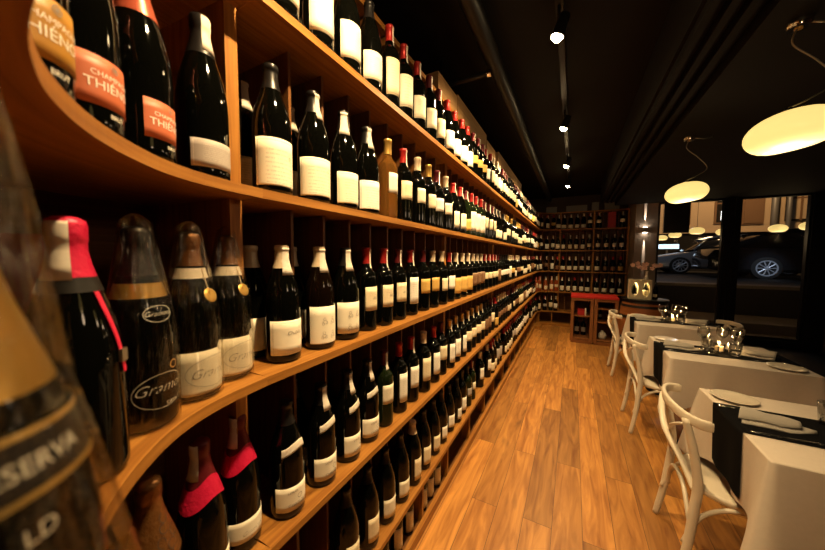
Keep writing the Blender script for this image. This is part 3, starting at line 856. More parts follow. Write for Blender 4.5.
tag(boxthing('wine_carton', M['redbox'], (-.065, .065, -.045, .045, 0, .30), loc=(.635, YB + .055, SH[0] + .0005)), 'bright red tall box among bottles on the back wall top shelf', 'box')
for k, x in enumerate((-.44, -.06, .12, .36, .58, .70)):
    tag(boxthing('grey_carton', M['greybox'], (-.06 if k > 2 else -.1, .06 if k > 2 else .1, -.05, .05, 0, .17 if k > 2 else .13), loc=(x, YB + .2, TOPZ + .0225)),
        '%s dim grey carton from the corner, on top of the back wall rack' % ordn(k+1), 'box', 'grey cartons on top of the back wall rack')
# wine crates lying on top of the long rack
for k, (ya, yb_, h) in enumerate(((1.63, 1.945, .115), (1.955, 2.71, .135), (2.73, 3.05, .10), (3.2, 4.76, .14))):
    o = empty('wine_crate', (-.85, (ya+yb_)/2, TOPZ + .0225))
    tag(o, ['smallest pale wooden wine crate on the rack, nearest the camera', 'second wooden wine crate on the rack top, longer than the first',
            'short low wooden wine crate third along the rack top', 'longest wooden wine crate, furthest along the rack top'][k], 'crate', 'wooden wine crates on top of the rack')
    w = (yb_ - ya)/2; d = .135
    for nm, dims in (('front_board', (d - .012, d, -w, w, .0, h)), ('rear_board', (-d, -d + .012, -w, w, 0, h)), ('end_board', (-d + .012, d - .012, -w, -w + .012, 0, h)), ('end_board', (-d + .012, d - .012, w - .012, w, 0, h)), ('crate_lid', (-d, d, -w, w, h, h + .01))):
        boxthing(nm, M['crate'], dims, parent=o)

# ------------------------------------------------------------------ tables, cloths, chairs
TZ = EYE - .67
TX0, TX1 = .606, 1.272
TABLES = [('table nearest the camera', 1.71), ('middle table', 2.865), ('far table by the barrel', 4.01)]
TW, TD = (TX1 - TX0)/2, .31
def cloth_mesh():
    nseg = 160; rows = []
    r = .012
    hx, hy = TW + .004, TD + .004
    # perimeter by angle-free walk round a rounded rectangle
    per = []
    def side(a, b, n):
        for i in range(n): per.append((a[0] + (b[0]-a[0])*i/n, a[1] + (b[1]-a[1])*i/n))
    side((hx, -hy), (hx, hy), 40); side((hx, hy), (-hx, hy), 40); side((-hx, hy), (-hx, -hy), 40); side((-hx, -hy), (hx, -hy), 40)
    n = len(per)
    def corner(i):
        x, y = per[i]
        return max(0, 1 - min(hx - abs(x) + hy - abs(y), .18)/.18)
    rows.append([(0, 0, .0022)] * n)
    for k in (.5, .9, .985):
        rows.append([(x*k, y*k, .0022) for x, y in per])
    for k in range(0, 13):
        t = (0, .012, .05, .1, .2, .3, .4, .5, .6, .7, .8, .9, 1)[k]
        row = []
        for i, (x, y) in enumerate(per):
            c = corner(i)
            drop = .29 + .075*c**1.5
            nx = (1 if x > hx - 1e-4 else -1 if x < -hx + 1e-4 else 0); ny = (1 if y > hy - 1e-4 else -1 if y < -hy + 1e-4 else 0)
            s = x if nx == 0 else y
            fold = .011*math.sin(s*23 + (nx*2 + ny)*1.3) * t + .006*math.sin(s*41 + nx) * t
            out = .004 + .004*t + fold*(1-c)*.8 + .055*c*c*t - (.018*t*(1-c) if nx < 0 else 0)
            if abs(nx) + abs(ny) == 0: nx = 1
            row.append((x + nx*out*(1 if not c else 1), y + ny*out, .0022 - .004*(k == 0) - drop*t if k else .0005))
        rows.append(row)
    m = MB(); m.grid(rows, closed=True)
    me = m.mesh('tablecloth', smooth=True); me.materials.append(M['cloth']); return me
CLOTH = cloth_mesh()
def runner_mesh():
    m = MB(); hw = .137
    xs = [(-TW - .011 + .006*t, -.003 - .262*t) for t in (1, .8, .6, .4, .2, .05)]
    prof = [(x, z + .0) for x, z in xs] + [(-TW - .010, .0040), (-TW + .02, .0046), (0, .0046), (TW - .02, .0046), (TW + .010, .0040)] + [(-x, z) for x, z in reversed(xs)]
    rows, rows2 = [], []
    for x, z in prof:
        rows.append([(x + (.004*math.sin(j*.9) if z < -.02 else 0) * (1 if x > 0 else -1) * min(1, -z*4), -hw + 2*hw*j/12, z) for j in range(13)])
    m.grid(rows)
    me = m.mesh('table_runner', smooth=True); me.materials.append(M['runner']); return me
RUN = runner_mesh()

def make_table(y, nm):
    o = empty('dining_table', ((TX0+TX1)/2, y, 0)); tag(o, 'square dining table under a white cloth, the %s' % nm, 'table', 'white clothed dining tables')
    boxthing('tabletop', M['cab'], (-TW, TW, -TD, TD, TZ - .028, TZ), parent=o)
    m = MB(); m.lathe([(0, .02), (.035, .02), (.03, .06), (.028, TZ - .06), (.05, TZ - .028), (0, TZ - .028)], 24); m.build('pedestal', M['black'], o, auto=.7)
    m = MB(); m.lathe([(0, 0), (.19, 0), (.195, .006), (.17, .016), (.06, .024), (0, .026)], 36); m.build('pedestal_foot', M['black'], o, auto=.7)
    c = link('tablecloth', CLOTH, None, None, ((TX0+TX1)/2, y, TZ)); tag(c, 'white linen tablecloth draped over the %s' % nm, 'tablecloth', 'white tablecloths')
    c = link('table_runner', RUN, None, None, ((TX0+TX1)/2, y, TZ)); tag(c, 'black linen runner across the %s' % nm, 'table runner', 'black table runners')

# bentwood chair, seat facing local +x, origin at floor under the back posts' middle
def make_chair():
    o = empty('bentwood_chair')
    SZ_ = .40; HW = .185
    m = MB(); rows = []
    # seat: rounded trapezoid slab with a bevelled edge
    def outline(k, z):
        pts = []
        for i in range(40):
            a = 2*PI*i/40; c, s = math.cos(a), math.sin(a)
            e = .55
            x = .215 + (.205*k)*abs(c)**e*(1 if c > 0 else -1)
            wy = (.20 if True else 0) - .03*(.215 - x)/.2*(1 if x < .215 else 0)
            y = wy*k*abs(s)**e*(1 if s > 0 else -1)
            pts.append((x, y, z))
        return pts
    rows = [[(.215, 0, SZ_ - .022)]*40, outline(.94, SZ_ - .022), outline(.99, SZ_ - .016), outline(1, SZ_ - .004), outline(.985, SZ_ + .004), outline(.93, SZ_ + .006), outline(.80, SZ_), outline(.4, SZ_ - .003), [(.215, 0, SZ_ - .004)]*40]
    m.grid(rows, closed=True); m.build('seat', M['seatm'], o, smooth=True)
    for s in (-1, 1):
        m = MB()
        P = spline([(-.045, s*(HW + .012), .0), (-.018, s*(HW + .008), .16), (.0, s*HW, .34), (.006, s*HW, .44), (-.012, s*(HW - .002), .58), (-.045, s*(HW - .008), .725)], 6)
        n = len(P)
        m.tube(P, [.0145 + .004*math.sin(PI*i/(n-1)) for i in range(n)], 12); m.build('back_post', M['chair'], o, smooth=True)
        m = MB()
        P = spline([(.40, s*(HW + .012), .0), (.388, s*(HW + .004), .18), (.375, s*(HW - .008), .385)], 6)
        m.tube(P, [.012 + .005*i/(len(P)-1) for i in range(len(P))], 12); m.build('front_leg', M['chair'], o, smooth=True)
        # arched brace from rear post to front leg under the seat
        m = MB(); P = spline([(-.03, s*(HW), .17), (.02, s*(HW - .004), .30), (.10, s*(HW - .006), .365), (.19, s*(HW - .006), .378), (.27, s*(HW - .006), .365), (.345, s*(HW - .004), .30), (.383, s*HW, .18)], 6)
        m.tube(P, .0095, 10); m.build('side_brace', M['chair'], o, smooth=True)
    for x0, nm in ((.375, 'front_brace'), (-.01, 'rear_brace')):
        m = MB(); P = spline([(x0 + .008, -HW, .2), (x0, -.13, .31), (x0, -.06, .37), (x0, .06, .37), (x0, .13, .31), (x0 + .008, HW, .2)], 6)
        m.tube(P, .009, 10); m.build(nm, M['chair'], o, smooth=True)
    # curved top rail, flat section, ends sweeping forward past the posts
    m = MB(); P = spline([(.035, -.212, .722), (-.012, -.2, .725), (-.052, -.135, .73), (-.072, 0, .733), (-.052, .135, .73), (-.012, .2, .725), (.035, .212, .722)], 8)
    n = len(P); rows = []
    for i, p in enumerate(P):
        t = (P[min(i+1, n-1)] - P[max(i-1, 0)]).normalized(); w = Vector((-t.y, t.x, 0))
        k = 1 if 1 < i < n-2 else .8
        hgt, th = .022*k, .0095*k
        rows.append([p + w*th*math.copysign(abs(math.cos(a))**.6, math.cos(a)) + Vector((0, 0, 1))*hgt*math.copysign(abs(math.sin(a))**.6, math.sin(a)) for a in [2*PI*j/14 for j in range(14)]])
    rows = [[P[0]]*14] + rows + [[P[-1]]*14]
    m.grid(rows, closed=True); m.build('top_rail', M['chair'], o, smooth=True)
    # crossed bent slats
    for s in (-1, 1):
        m = MB(); P = spline([(-.048, s*(HW - .012), .70), (-.066, s*.10, .655), (-.058 - .012*s, 0, .585), (-.03, -s*.10, .50), (.0, -s*(HW - .012), .415)], 8)
        m.tube(P, [(.0135, .0065)]*len(P), 10); m.build('cross_slat', M['chair'], o, smooth=True)
    return o
CH = make_chair()
chairs = [(.50, 1.845, 0.0, 'white bentwood chair at the table nearest the camera, seat and legs in full view'),
          (.50, 3.10, .02, 'white bentwood chair beside the middle table, on the aisle side'),
          (.50, 4.43, .0, 'white bentwood chair beside the far table, next to the wood cabinets'),
          (1.455, 4.26, PI, 'white bentwood chair on the window side of the far table')]
for i, (x, y, a, lb) in enumerate(chairs):
    o = CH if i == 0 else copy_tree(CH)
    o.location = (x, y, 0 if i < 3 else 0.0); o.rotation_euler = (0, 0, a); tag(o, lb, 'chair', 'white bentwood chairs')

# table settings
def plate_mesh():
    m = MB(); m.lathe([(0, .001), (.045, .0), (.05, .0015), (.078, .010), (.082, .0125), (.079, .0135), (.052, .0055), (.04, .004), (0, .004)], 40)
    me = m.mesh('side_plate', smooth=True); me.materials.append(M['plate']); return me
def tumbler_mesh(h, r0, r1):
    m = MB(); m.lathe([(0, .0), (r0*.95, .0), (r0, .003), (r1, h), (r1 - .0022, h), (r0 - .0022, .012), (0, .010)], 28)
    me = m.mesh('tumbler', smooth=True); me.materials.append(M['tumbler']); return me
def wine_glass_mesh():
    m = MB(); m.lathe([(0, .0), (.032, .0), (.034, .0015), (.012, .005), (.0045, .012), (.0038, .065), (.006, .075), (.022, .088), (.034, .108), (.036, .128), (.032, .152), (.029, .165), (.0277, .165), (.0305, .152), (.0345, .128), (.0325, .109), (.02, .0905), (0, .079)], 28)
    me = m.mesh('wine_glass', smooth=True); me.materials.append(M['tumbler']); return me
def napkin_mesh():
    """a linen napkin folded to a long pointed parcel with a rolled upper flap"""
    m = MB(); nx, ny = 18, 10
    def sheet(z0, x0, x1, w0, w1, roll):
        top, bot = [], []
        for i in range(nx + 1):
            t = i/nx; x = x0 + (x1-x0)*t
            w = w0 + (w1-w0)*max(0, (t-.62)/.38)
            rt, rb_ = [], []
            for j in range(ny + 1):
                s = -1 + 2*j/ny
                z = z0 + roll*(1 - s*s)*(1 - .5*t) + .0025*math.sin(t*9 + s*2)
                rt.append((x + .014*s*(1-t), s*w, z + .003)); rb_.append((x + .014*s*(1-t), s*w, max(z - .003, .0002) if z0 > .004 else .0002))
            top.append(rt); bot.append(rb_)
        m.grid(top); m.grid(bot, flip=True)
        m.grid([[r[0] for r in top], [r[0] for r in bot]]); m.grid([[r[-1] for r in top], [r[-1] for r in bot]], flip=True)
        m.grid([top[0], bot[0]], flip=True); m.grid([top[-1], bot[-1]])
    sheet(.002, -.092, .105, .056, .006, .012)
    sheet(.016, -.098, .062, .040, .022, .030)
    me = m.mesh('folded_napkin', smooth=True); me.materials.append(M['napkin']); return me
def knife_mesh():
    m = MB()
    rows = []
    for x, w, h in ((-.095, .004, .0015), (-.09, .006, .0025), (-.02, .0055, .003), (.0, .004, .002), (.01, .008, .001), (.085, .008, .0009), (.1, .001, .0006)):
        rows.append([(x, w*math.cos(a), .0032 + h*math.sin(a)) for a in [2*PI*j/8 for j in range(8)]])
    m.grid([[(-.096, 0, .003)]*8] + rows + [[(.101, 0, .003)]*8], closed=True)
    me = m.mesh('table_knife', smooth=True); me.materials.append(M['steel']); return me
def fork_mesh():
    m = MB()
    m.tube([(-.095, 0, .004), (-.05, 0, .0045), (.0, 0, .004), (.045, 0, .004), (.055, 0, .004)], [(.003, .0015), (.004, .002), (.0025, .002), (.0025, .002), (.009, .0015)], 8)
    for k in range(4):
        y = -.0075 + .005*k
        m.tube([(.052, y, .004), (.075, y, .0055), (.1, y, .0045)], .0012, 6)
    me = m.mesh('table_fork', smooth=True); me.materials.append(M['steel']); return me
PLATE, TUMB, WG, NAP, KNIFE, FORK = plate_mesh(), tumbler_mesh(.088, .030, .036), wine_glass_mesh(), napkin_mesh(), knife_mesh(), fork_mesh()
def candle(x, y, nm):
    o = empty('candle_holder', (x, y, TZ + .0047)); tag(o, 'small glass candle holder with a lit candle on the %s' % nm, 'candle holder', 'lit candle holders')
    m = MB(); m.lathe([(0, 0), (.028, 0), (.031, .003), (.034, .055), (.032, .055), (.029, .008), (0, .006)], 24); m.build('glass_cup', M['tumbler'], o, smooth=True)
    m = MB(); m.lathe([(0, .0065), (.022, .0065), (.022, .036), (.020, .038), (0, .037)], 20); cd = m.build('candle', M['wax'], o, smooth=True)
    m = MB(); m.lathe([(0, .038), (.004, .041), (.0062, .049), (.004, .062), (0, .072)], 12); m.build('flame', M['flame'], cd, smooth=True)
    l = bpy.data.lights.new('candle_light', 'POINT'); l.energy = .9; l.color = (1, .58, .22); l.shadow_soft_size = .012
    lo = bpy.data.objects.new('candle_light', l); COL.objects.link(lo); lo.location = (x, y, TZ + .095)
G = 'table settings'
for ti, (nm, y) in enumerate(TABLES):
    make_table(y, nm)
    zr = TZ + .0052; zc = TZ + .0026
    # aisle-side setting
    q = link('side_plate', PLATE, None, None, (.695, y + .225, zc)); tag(q, 'white side plate on the aisle side of the %s' % nm, 'plate', 'white side plates')
    q = link('folded_napkin', NAP, None, None, (.735, y - .005, zr), (0, 0, -.10)); tag(q, 'grey folded napkin on the aisle side of the %s' % nm, 'napkin', 'grey folded napkins')
    q = link('table_fork', FORK, None, None, (.70, y + .105, zr - .002), (0, 0, PI + .1)); tag(q, 'steel fork beyond the aisle side napkin on the %s' % nm, 'fork', 'steel forks')
    q = link('table_knife', KNIFE, None, None, (.72, y - .112, zr - .002), (0, 0, .05)); tag(q, 'steel knife before the aisle side napkin on the %s' % nm, 'knife', 'steel knives')
    # window-side setting
    q = link('side_plate', PLATE, None, None, (1.165, y - .225, zc)); tag(q, 'white side plate on the window side of the %s' % nm, 'plate', 'white side plates')
    q = link('folded_napkin', NAP, None, None, (1.115, y + .0, zr), (0, 0, PI - .2)); tag(q, 'grey folded napkin on the window side of the %s' % nm, 'napkin', 'grey folded napkins')
    q = link('table_fork', FORK, None, None, (1.15, y - .112, zr - .002), (0, 0, .1)); tag(q, 'steel fork before the window side napkin on the %s' % nm, 'fork', 'steel forks')
    q = link('table_knife', KNIFE, None, None, (1.16, y + .112, zr - .002), (0, 0, PI)); tag(q, 'steel knife beyond the window side napkin on the %s' % nm, 'knife', 'steel knives')
    if ti == 0:
        gl = [(.97, -.085, 0), (.93, .10, 0)]
    else:
        candle(.945, y + .03, nm)
        gl = [(.885, -.06, 0), (1.0, -.05, 0), (.905, .118, 0), (.985, .112, 1), (1.035, .04, 1), (.86, .035, 1)]
    for k, (gx, gy, kind) in enumerate(gl):
        q = link('wine_glass' if kind else 'tumbler', WG if kind else TUMB, None, None, (gx, y + gy, zr))
        pos = ['on the camera side', 'by the window side napkin', 'on the far edge of the runner', 'farthest from the camera', 'nearest the window', 'nearest the aisle'][k]
        tag(q, 'clear %s on the %s, %s' % ('stemmed glass' if kind else 'tumbler', nm, pos), 'glass', 'clear drinking glasses')

# ------------------------------------------------------------------ far end: cabinets, barrel, orchid, sconce, screen
CY = 5.62
for i, (xa, xb, lb) in enumerate(((.0, .325, 'low wooden cabinet with red top and a small red box inside, nearer the corner'), (.335, .66, 'low wooden cabinet with red top beside the barrel, white object inside'))):
    h = EYE - .635; d = .5
    o = empty('display_cabinet', ((xa+xb)/2, CY, 0)); tag(o, lb, 'cabinet', 'red topped wooden cabinets')
    w = (xb - xa)/2
    for s in (-1, 1):
        boxthing('side_panel', M['cab'], (s*w - (.0 if s < 0 else .045), s*w + (.045 if s < 0 else 0), 0, d, .03, h - .03), parent=o)
    boxthing('rear_panel', M['cab'], (-w + .045, w - .045, d - .015, d, .03, h - .03), parent=o)
    boxthing('cabinet_base', M['cab'], (-w + .01, w - .01, .01, d, .0, .05), parent=o)
    for z in (.06, .36 if i else .44, .58 if i else .0):
        if z: boxthing('cabinet_shelf', M['cab'], (-w + .045, w - .045, .02, d - .015, z, z + .018), parent=o)
    boxthing('top_rail', M['cab'], (-w + .045, w - .045, 0, .025, h - .075, h - .03), parent=o)
    boxthing('cabinet_top', M['red'], (-w - .004, w + .004, -.012, d, h - .03, h), parent=o)
tag(boxthing('red_box', M['redbox'], (.10, .20, CY + .06, CY + .15, .4585, .56)), 'small red box inside the cabinet nearer the corner', 'box')
tag(boxthing('white_card', M['paper'], (.205, .225, CY + .05, CY + .12, .4585, .575)), 'white card leaning by the small red box in the cabinet', 'card')
m = MB(); m.lathe([(0, 0), (.04, 0), (.055, .02), (.06, .06), (.045, .1), (.02, .12), (.022, .135), (0, .135)], 24)
tag(m.build('ceramic_jar', M['paper'], smooth=True, loc=(.47, CY + .16, .0785)), 'small white jar low inside the cabinet beside the barrel', 'jar')
for k, (x, z) in enumerate(((.10, .0785), (.2, .0785), (.44, .3785), (.56, .3785), (.46, .5985), (.54, .5985))):
    if k < 4:
        bottle((x, CY + .3, z), -PI/2, 'bordeaux', 'glass_dark', 'lab_grey', (.06, .14), 1.0, 'cap_black', hi=False, sc=.62 if k > 1 else 1.0, name='wine_bottle', label='dark bottle inside the %s cabinet, %s of its pair from the corner' % ('cabinet nearer the corner' if k < 2 else 'barrel side', 'first' if k % 2 == 0 else 'second'), cat='wine bottle')
# upright barrel with hoops
BXc, BYc = .975, 5.62
o = empty('wine_barrel', (BXc, BYc, 0)); tag(o, 'upright reddish oak wine barrel with dark hoops, beside the cabinets', 'barrel')
BH = EYE - .64
def brad(z): return .265 + .055*math.sin(PI*min(max(z/BH, 0), 1))
m = MB(); m.lathe([(0, 0)] + [(brad(BH*i/16), BH*i/16) for i in range(17)] + [(brad(BH) - .02, BH), (brad(BH) - .025, BH - .012), (0, BH - .012)], 48); m.build('staves', M['barrel'], o, auto=.7)
for z, hh in ((.05, .04), (.2, .04), (BH - .26, .04), (BH - .095, .035), (BH - .03, .03)):
    m = MB(); m.lathe([(brad(z) - .004, z), (brad(z) + .004, z), (brad(z + hh) + .004, z + hh), (brad(z + hh) - .004, z + hh)], 48); m.build('hoop', M['iron'], o, auto=.7)
m = MB(); m.lathe([(0, BH + .0), (.285, BH + .0), (.29, BH + .006), (.29, BH + .022), (.285, BH + .026), (0, BH + .026)], 48); m.build('barrel_top', M['black'], o, auto=.7)
BT = BH + .0265
# wooden two-bottle box with arched openings
o = empty('bottle_box', (.895, BYc - .09, BT), .03); tag(o, 'pale wooden box with two arched openings showing bottles, on the barrel', 'wooden box')
bw, bh = .135, .29
m = MB(); n = 14
def front_with_arches(m, y):
    # panel with two oval openings, built as strips between the outline and each oval
    for cx_ in (-bw/2, bw/2):
        for k in range(40):
            t0, t1 = 2*PI*k/40, 2*PI*(k+1)/40
            def rim(t): return (cx_ + .043*math.cos(t), y, bh/2 + .105*math.sin(t))
            def edge(t):
                c, s = math.cos(t), math.sin(t)
                q = min((bw/2)/max(abs(c), 1e-6), (bh/2)/max(abs(s), 1e-6))
                return (cx_ + c*q, y, bh/2 + s*q)
            m.face([rim(t0), rim(t1), edge(t1), edge(t0)], [(rim(t0)[2], rim(t0)[0]), (rim(t1)[2], rim(t1)[0]), (edge(t1)[2], edge(t1)[0]), (edge(t0)[2], edge(t0)[0])])
            a, b_ = rim(t0), rim(t1)
            m.face([a, (a[0], y + .012, a[2]), (b_[0], y + .012, b_[2]), b_])
front_with_arches(m, -.06)
m.build('front_panel', M['boxwood'], o)
for nm, dims in (('side_panel', (-bw, -bw + .012, -.059, .06, 0, bh)), ('side_panel', (bw - .012, bw, -.059, .06, 0, bh)), ('bottom_panel', (-bw + .012, bw - .012, -.059, .06, 0, .01)), ('top_panel', (-bw + .012, bw - .012, -.059, .06, bh - .01, bh)), ('rear_panel', (-bw + .012, bw - .012, .05, .06, .01, bh - .01))):
    boxthing(nm, M['boxwood'], dims, parent=o)
for k, dx in enumerate((-bw/2, bw/2)):
    bottle((.895 + dx, BYc - .09, BT + .0105), -PI/2, 'burgundy', 'glass_dark', 'lab_cream' if k else 'lab_grey', (.05, .14) if k else (.02, .07), 1.2, 'cap_black', hi=False, sc=.9, label=['dark bottle behind the first arch of the pale wooden box', 'cream labelled bottle behind the second arch of the pale wooden box'][k])
l = bpy.data.lights.new('box_light', 'POINT'); l.energy = 2.5; l.color = (1, .74, .34); l.shadow_soft_size = .01
lo = bpy.data.objects.new('box_light', l); COL.objects.link(lo); lo.location = (.895, BYc - .12, BT + .26)
bottle((1.09, BYc - .06, BT), -PI/2 - .3, 'burgundy', 'glass_dark', 'lab_cream', (.05, .1), .8, 'cap_black', hi=False, sc=.82, label='single dark bottle on the barrel beside the pale wooden box')
# vase of orchids standing on the wooden box
o = empty('orchid_vase', (.97, BYc - .09, BT + bh + .001)); tag(o, 'slim white vase of pink orchids on top of the pale wooden box', 'vase of flowers')
m = MB(); m.lathe([(0, 0), (.022, 0), (.026, .01), (.017, .06), (.014, .11), (.02, .125), (.017, .125), (.011, .11), (0, .1)], 20); m.build('vase', M['vase'], o, smooth=True)
rr = random.Random(4)
for s in ((-.16, .03), (-.04, .06), (.13, -.02)):
    P = spline([(0, 0, .1), (s[0]*.3, s[1]*.3, .18), (s[0]*.8, s[1]*.8, .22), (s[0]*1.15, s[1], .19)], 6)
    m = MB(); m.tube(P, .003, 6); m.build('flower_stem', M['stem'], o, smooth=True)
    for k in range(4):
        p = P[6 + k*3 + 0] + Vector((rr.uniform(-.02, .02), -.02, rr.uniform(-.015, .03)))
        m = MB(); a0 = rr.random()*2
        for j in range(5):
            a = a0 + 2*PI*j/5; c, s_ = math.cos(a), math.sin(a)
            tip = p + Vector((.036*c, -.006, .036*s_)); w = Vector((-s_, 0, c))*.015; mid_ = p + Vector((.02*c, -.012, .02*s_))
            m.face([p, mid_ + w, tip, mid_ - w]); m.face([p + Vector((0, .002, 0)), mid_ - w + Vector((0, .002, 0)), tip, mid_ + w + Vector((0, .002, 0))])
        m.build('blossom', M['petal'], o, weld=False)
# wall sconce
o = empty('wall_sconce', (1.062, 6.40, EYE + .43)); tag(o, 'up and down wall sconce on the taupe pilaster', 'wall lamp')
boxthing('sconce_body', M['pil'], (-.055, .055, -.075, 0, 0, .085), parent=o)
boxthing('sconce_lens', M['sconce_lens'], (-.03, .03, -.06, -.012, .086, .09), parent=o)
boxthing('sconce_lens', M['sconce_lens'], (-.03, .03, -.06, -.012, -.005, -.001), parent=o)
# black screen hanging before the first window
o = empty('wall_screen', (1.42, 6.16, EYE + .40)); tag(o, 'black flat screen hanging in front of the first window', 'screen')
boxthing('screen_housing', M['black'], (-.155, .155, -.02, .025, 0, .57), parent=o)
boxthing('screen_bracket', M['black'], (-.02, .02, .0, .02, .57, SZ - EYE - .40), parent=o)

# ------------------------------------------------------------------ ceiling: track spots, ducts, pendants
TRX = -.105; SPZ = EYE + 1.13
o = tag(boxthing('lighting_track', M['black'], (TRX - .018, TRX + .018, -2.2, 6.2, CZ - .035, CZ)), 'black lighting track running along the ceiling above the aisle', 'lighting track')
SY = [-1.95, -.72, .52, 1.74, 2.96, 4.17, 5.35]
def spotlight(y, lb, aim, en):
    o = empty('track_spotlight', (TRX, y, SPZ)); tag(o, lb, 'spotlight', 'ceiling track spotlights')
    d = (Vector(aim) - Vector((TRX, y, SPZ))).normalized()
    q = Vector((0, 0, -1)).rotation_difference(d).to_matrix().to_4x4()
    m = MB(); m.lathe([(0, .09), (.022, .088), (.026, .08), (.03, .0), (.034, -.012), (.031, -.012), (.027, -.004), (0, -.003)], 24, q); m.build('lamp_housing', M['black'], o, auto=.7)
    m = MB(); m.lathe([(0, -.0055), (.030, -.0055), (.030, -.012), (.024, -.026), (.012, -.034), (0, -.036)], 20, q); m.build('lamp_lens', M['lens'], o, smooth=True)
    m = MB(); m.tube([(0, 0, .06), (0, 0, .11), (0, 0, CZ - .035 - SPZ)], .008, 8); m.build('stem', M['black'], o, smooth=True)
    l = bpy.data.lights.new('spot_light', 'SPOT'); l.energy = en; l.color = (1, .68, .33); l.spot_size = 2.3; l.spot_blend = .85; l.shadow_soft_size = .03
    lo = bpy.data.objects.new('spot_light', l); COL.objects.link(lo)
    p = Vector((TRX, y, SPZ)) + d*.03
    lo.matrix_world = Matrix.Translation(p) @ Vector((0, 0, -1)).rotation_difference(d).to_matrix().to_4x4()
names = ['unlit'] * 7
for i, y in enumerate(SY):
    k = i - 2
    lb = ['spotlight on the track far behind the camera', 'spotlight on the track behind the camera', 'spotlight on the track above the camera', 'brightest nearest visible track spotlight', 'second visible spotlight along the track', 'third visible spotlight along the track', 'last spotlight on the track by the far corner'][i]
    spotlight(y, lb, (-.62, y + .12, EYE - .25), [5, 35, 205, 225, 185, 165, 145][i])
m = MB(); m.tube([(-.47, -1.0, EYE + 1.2), (-.47, 6.9, EYE + 1.2)], .045, 24)
tag(m.build('ceiling_duct', M['duct'], auto=.8), 'round dark duct along the ceiling above the rack edge', 'duct')
o = empty('pipe_stub', (-.83, 1.92, EYE + 1.14)); tag(o, 'short black pipe with bright ring end below the ceiling', 'pipe')
m = MB(); m.tube([(0, 0, 0), (.32, 0, 0)], .016, 14); m.build('pipe', M['black'], o, auto=.8)
m = MB(); m.tube([(.32, 0, 0), (.345, 0, 0)], .022, 16); m.build('ring_end', M['chrome'], o, auto=.8)
m = MB(); m.tube([(.01, 0, .01), (.01, 0, CZ - EYE - 1.14)], .008, 8); m.build('pipe_hanger', M['black'], o, smooth=True)

# pendant lamps
def pendant(x, y, z, top, lb, tilt, sc=1.0, ghost=False, seed=0):
    o = empty('pendant_lamp', (x, y, z)); tag(o, lb, 'pendant lamp', 'glowing oval pendant lamps')
    R0 = Matrix.Rotation(tilt, 4, 'Y')
    m = MB(); R = .128*sc; H = .078*sc
    pr = []
    for i in range(17):
        a = -PI/2 + PI*i/16
        zz = H*math.sin(a); rr_ = R*math.cos(a)**.86 if math.cos(a) > 1e-6 else 0
        if zz < -H*.80: continue
        pr.append((max(rr_, .0), zz))
    pr = [(R*.60, -H*.80)] + [p for p in pr if p[1] > -H*.78]
    m.lathe(pr, 48, R0); m.build('glass_shade', M['opal'], o, smooth=True)
    m = MB(); m.lathe([(0, -H*.79), (R*.60, -H*.79), (R*.60, -H*.80), (0, -H*.805)], 40, R0); m.build('shade_opening', M['opal_hot'], o, smooth=True)
    m = MB(); m.lathe([(0, H*.96), (.02*sc, H*.96), (.02*sc, H*1.12), (.012*sc, H*1.2), (0, H*1.2)], 16, R0); m.build('socket_cap', M['chrome'], o, smooth=True)
    T = top - z
    if not ghost:
        l = bpy.data.lights.new('pendant_bulb', 'POINT'); l.energy = 2.6; l.color = (1, .70, .42); l.shadow_soft_size = .07
        lo = bpy.data.objects.new('pendant_bulb', l); COL.objects.link(lo); lo.location = (x, y, z - H - .075)
        m = MB(); P = spline([R0 @ Vector((0, 0, H*1.2)), (.05, .0, H*1.55), (.115, .015, T*.42), (.06, .01, T*.62), (-.012, 0, T*.8), (.0, 0, T - .02)], 10)
        m.tube(P, .0032, 6); m.build('cord', M['clasp'], o, smooth=True)
        m = MB(); m.lathe([(0, T - .03), (.03, T - .03), (.036, T - .02), (.036, T - .001), (0, T - .001)], 24); cn = m.build('canopy', M['chrome'], o, auto=.7)
        m = MB(); m.lathe([(0, T - .033), (.012, T - .033), (.012, T - .03), (0, T - .03)], 16); m.build('canopy_boss', M['cap_gold'], cn, auto=.7)
        m = MB(); m.tube([(.03, .0, T - .015), (.09, .02, T - .022), (.14, .04, T - .012)], .004, 6); m.build('canopy_wire', M['clasp'], cn, smooth=True)
    else:
        m = MB(); m.tube([R0 @ Vector((0, 0, H*1.1)), (0, 0, T)], .003, 6); m.build('cord', M['black'], o, smooth=True)
        l = bpy.data.lights.new('pendant_bulb', 'POINT'); l.energy = 1.6; l.color = (1, .66, .34); l.shadow_soft_size = .07  # added bulb under a reflection lamp, lights the terrace
        lo = bpy.data.objects.new('pendant_bulb', l); COL.objects.link(lo); lo.location = (x, y, z - H - .075)
    return o
pendant(.738, 1.77, EYE + .50, SZ, 'nearest large glowing oval pendant lamp over the tables', -.13)
pendant(.748, 3.04, EYE + .50, SZ, 'second glowing oval pendant lamp over the tables, before the window', -.13)

pendant(.74, .50, EYE + .50, SZ, 'glowing oval pendant lamp beside the camera, before the first table', -.1)  # out of view, added for its light on the near corner

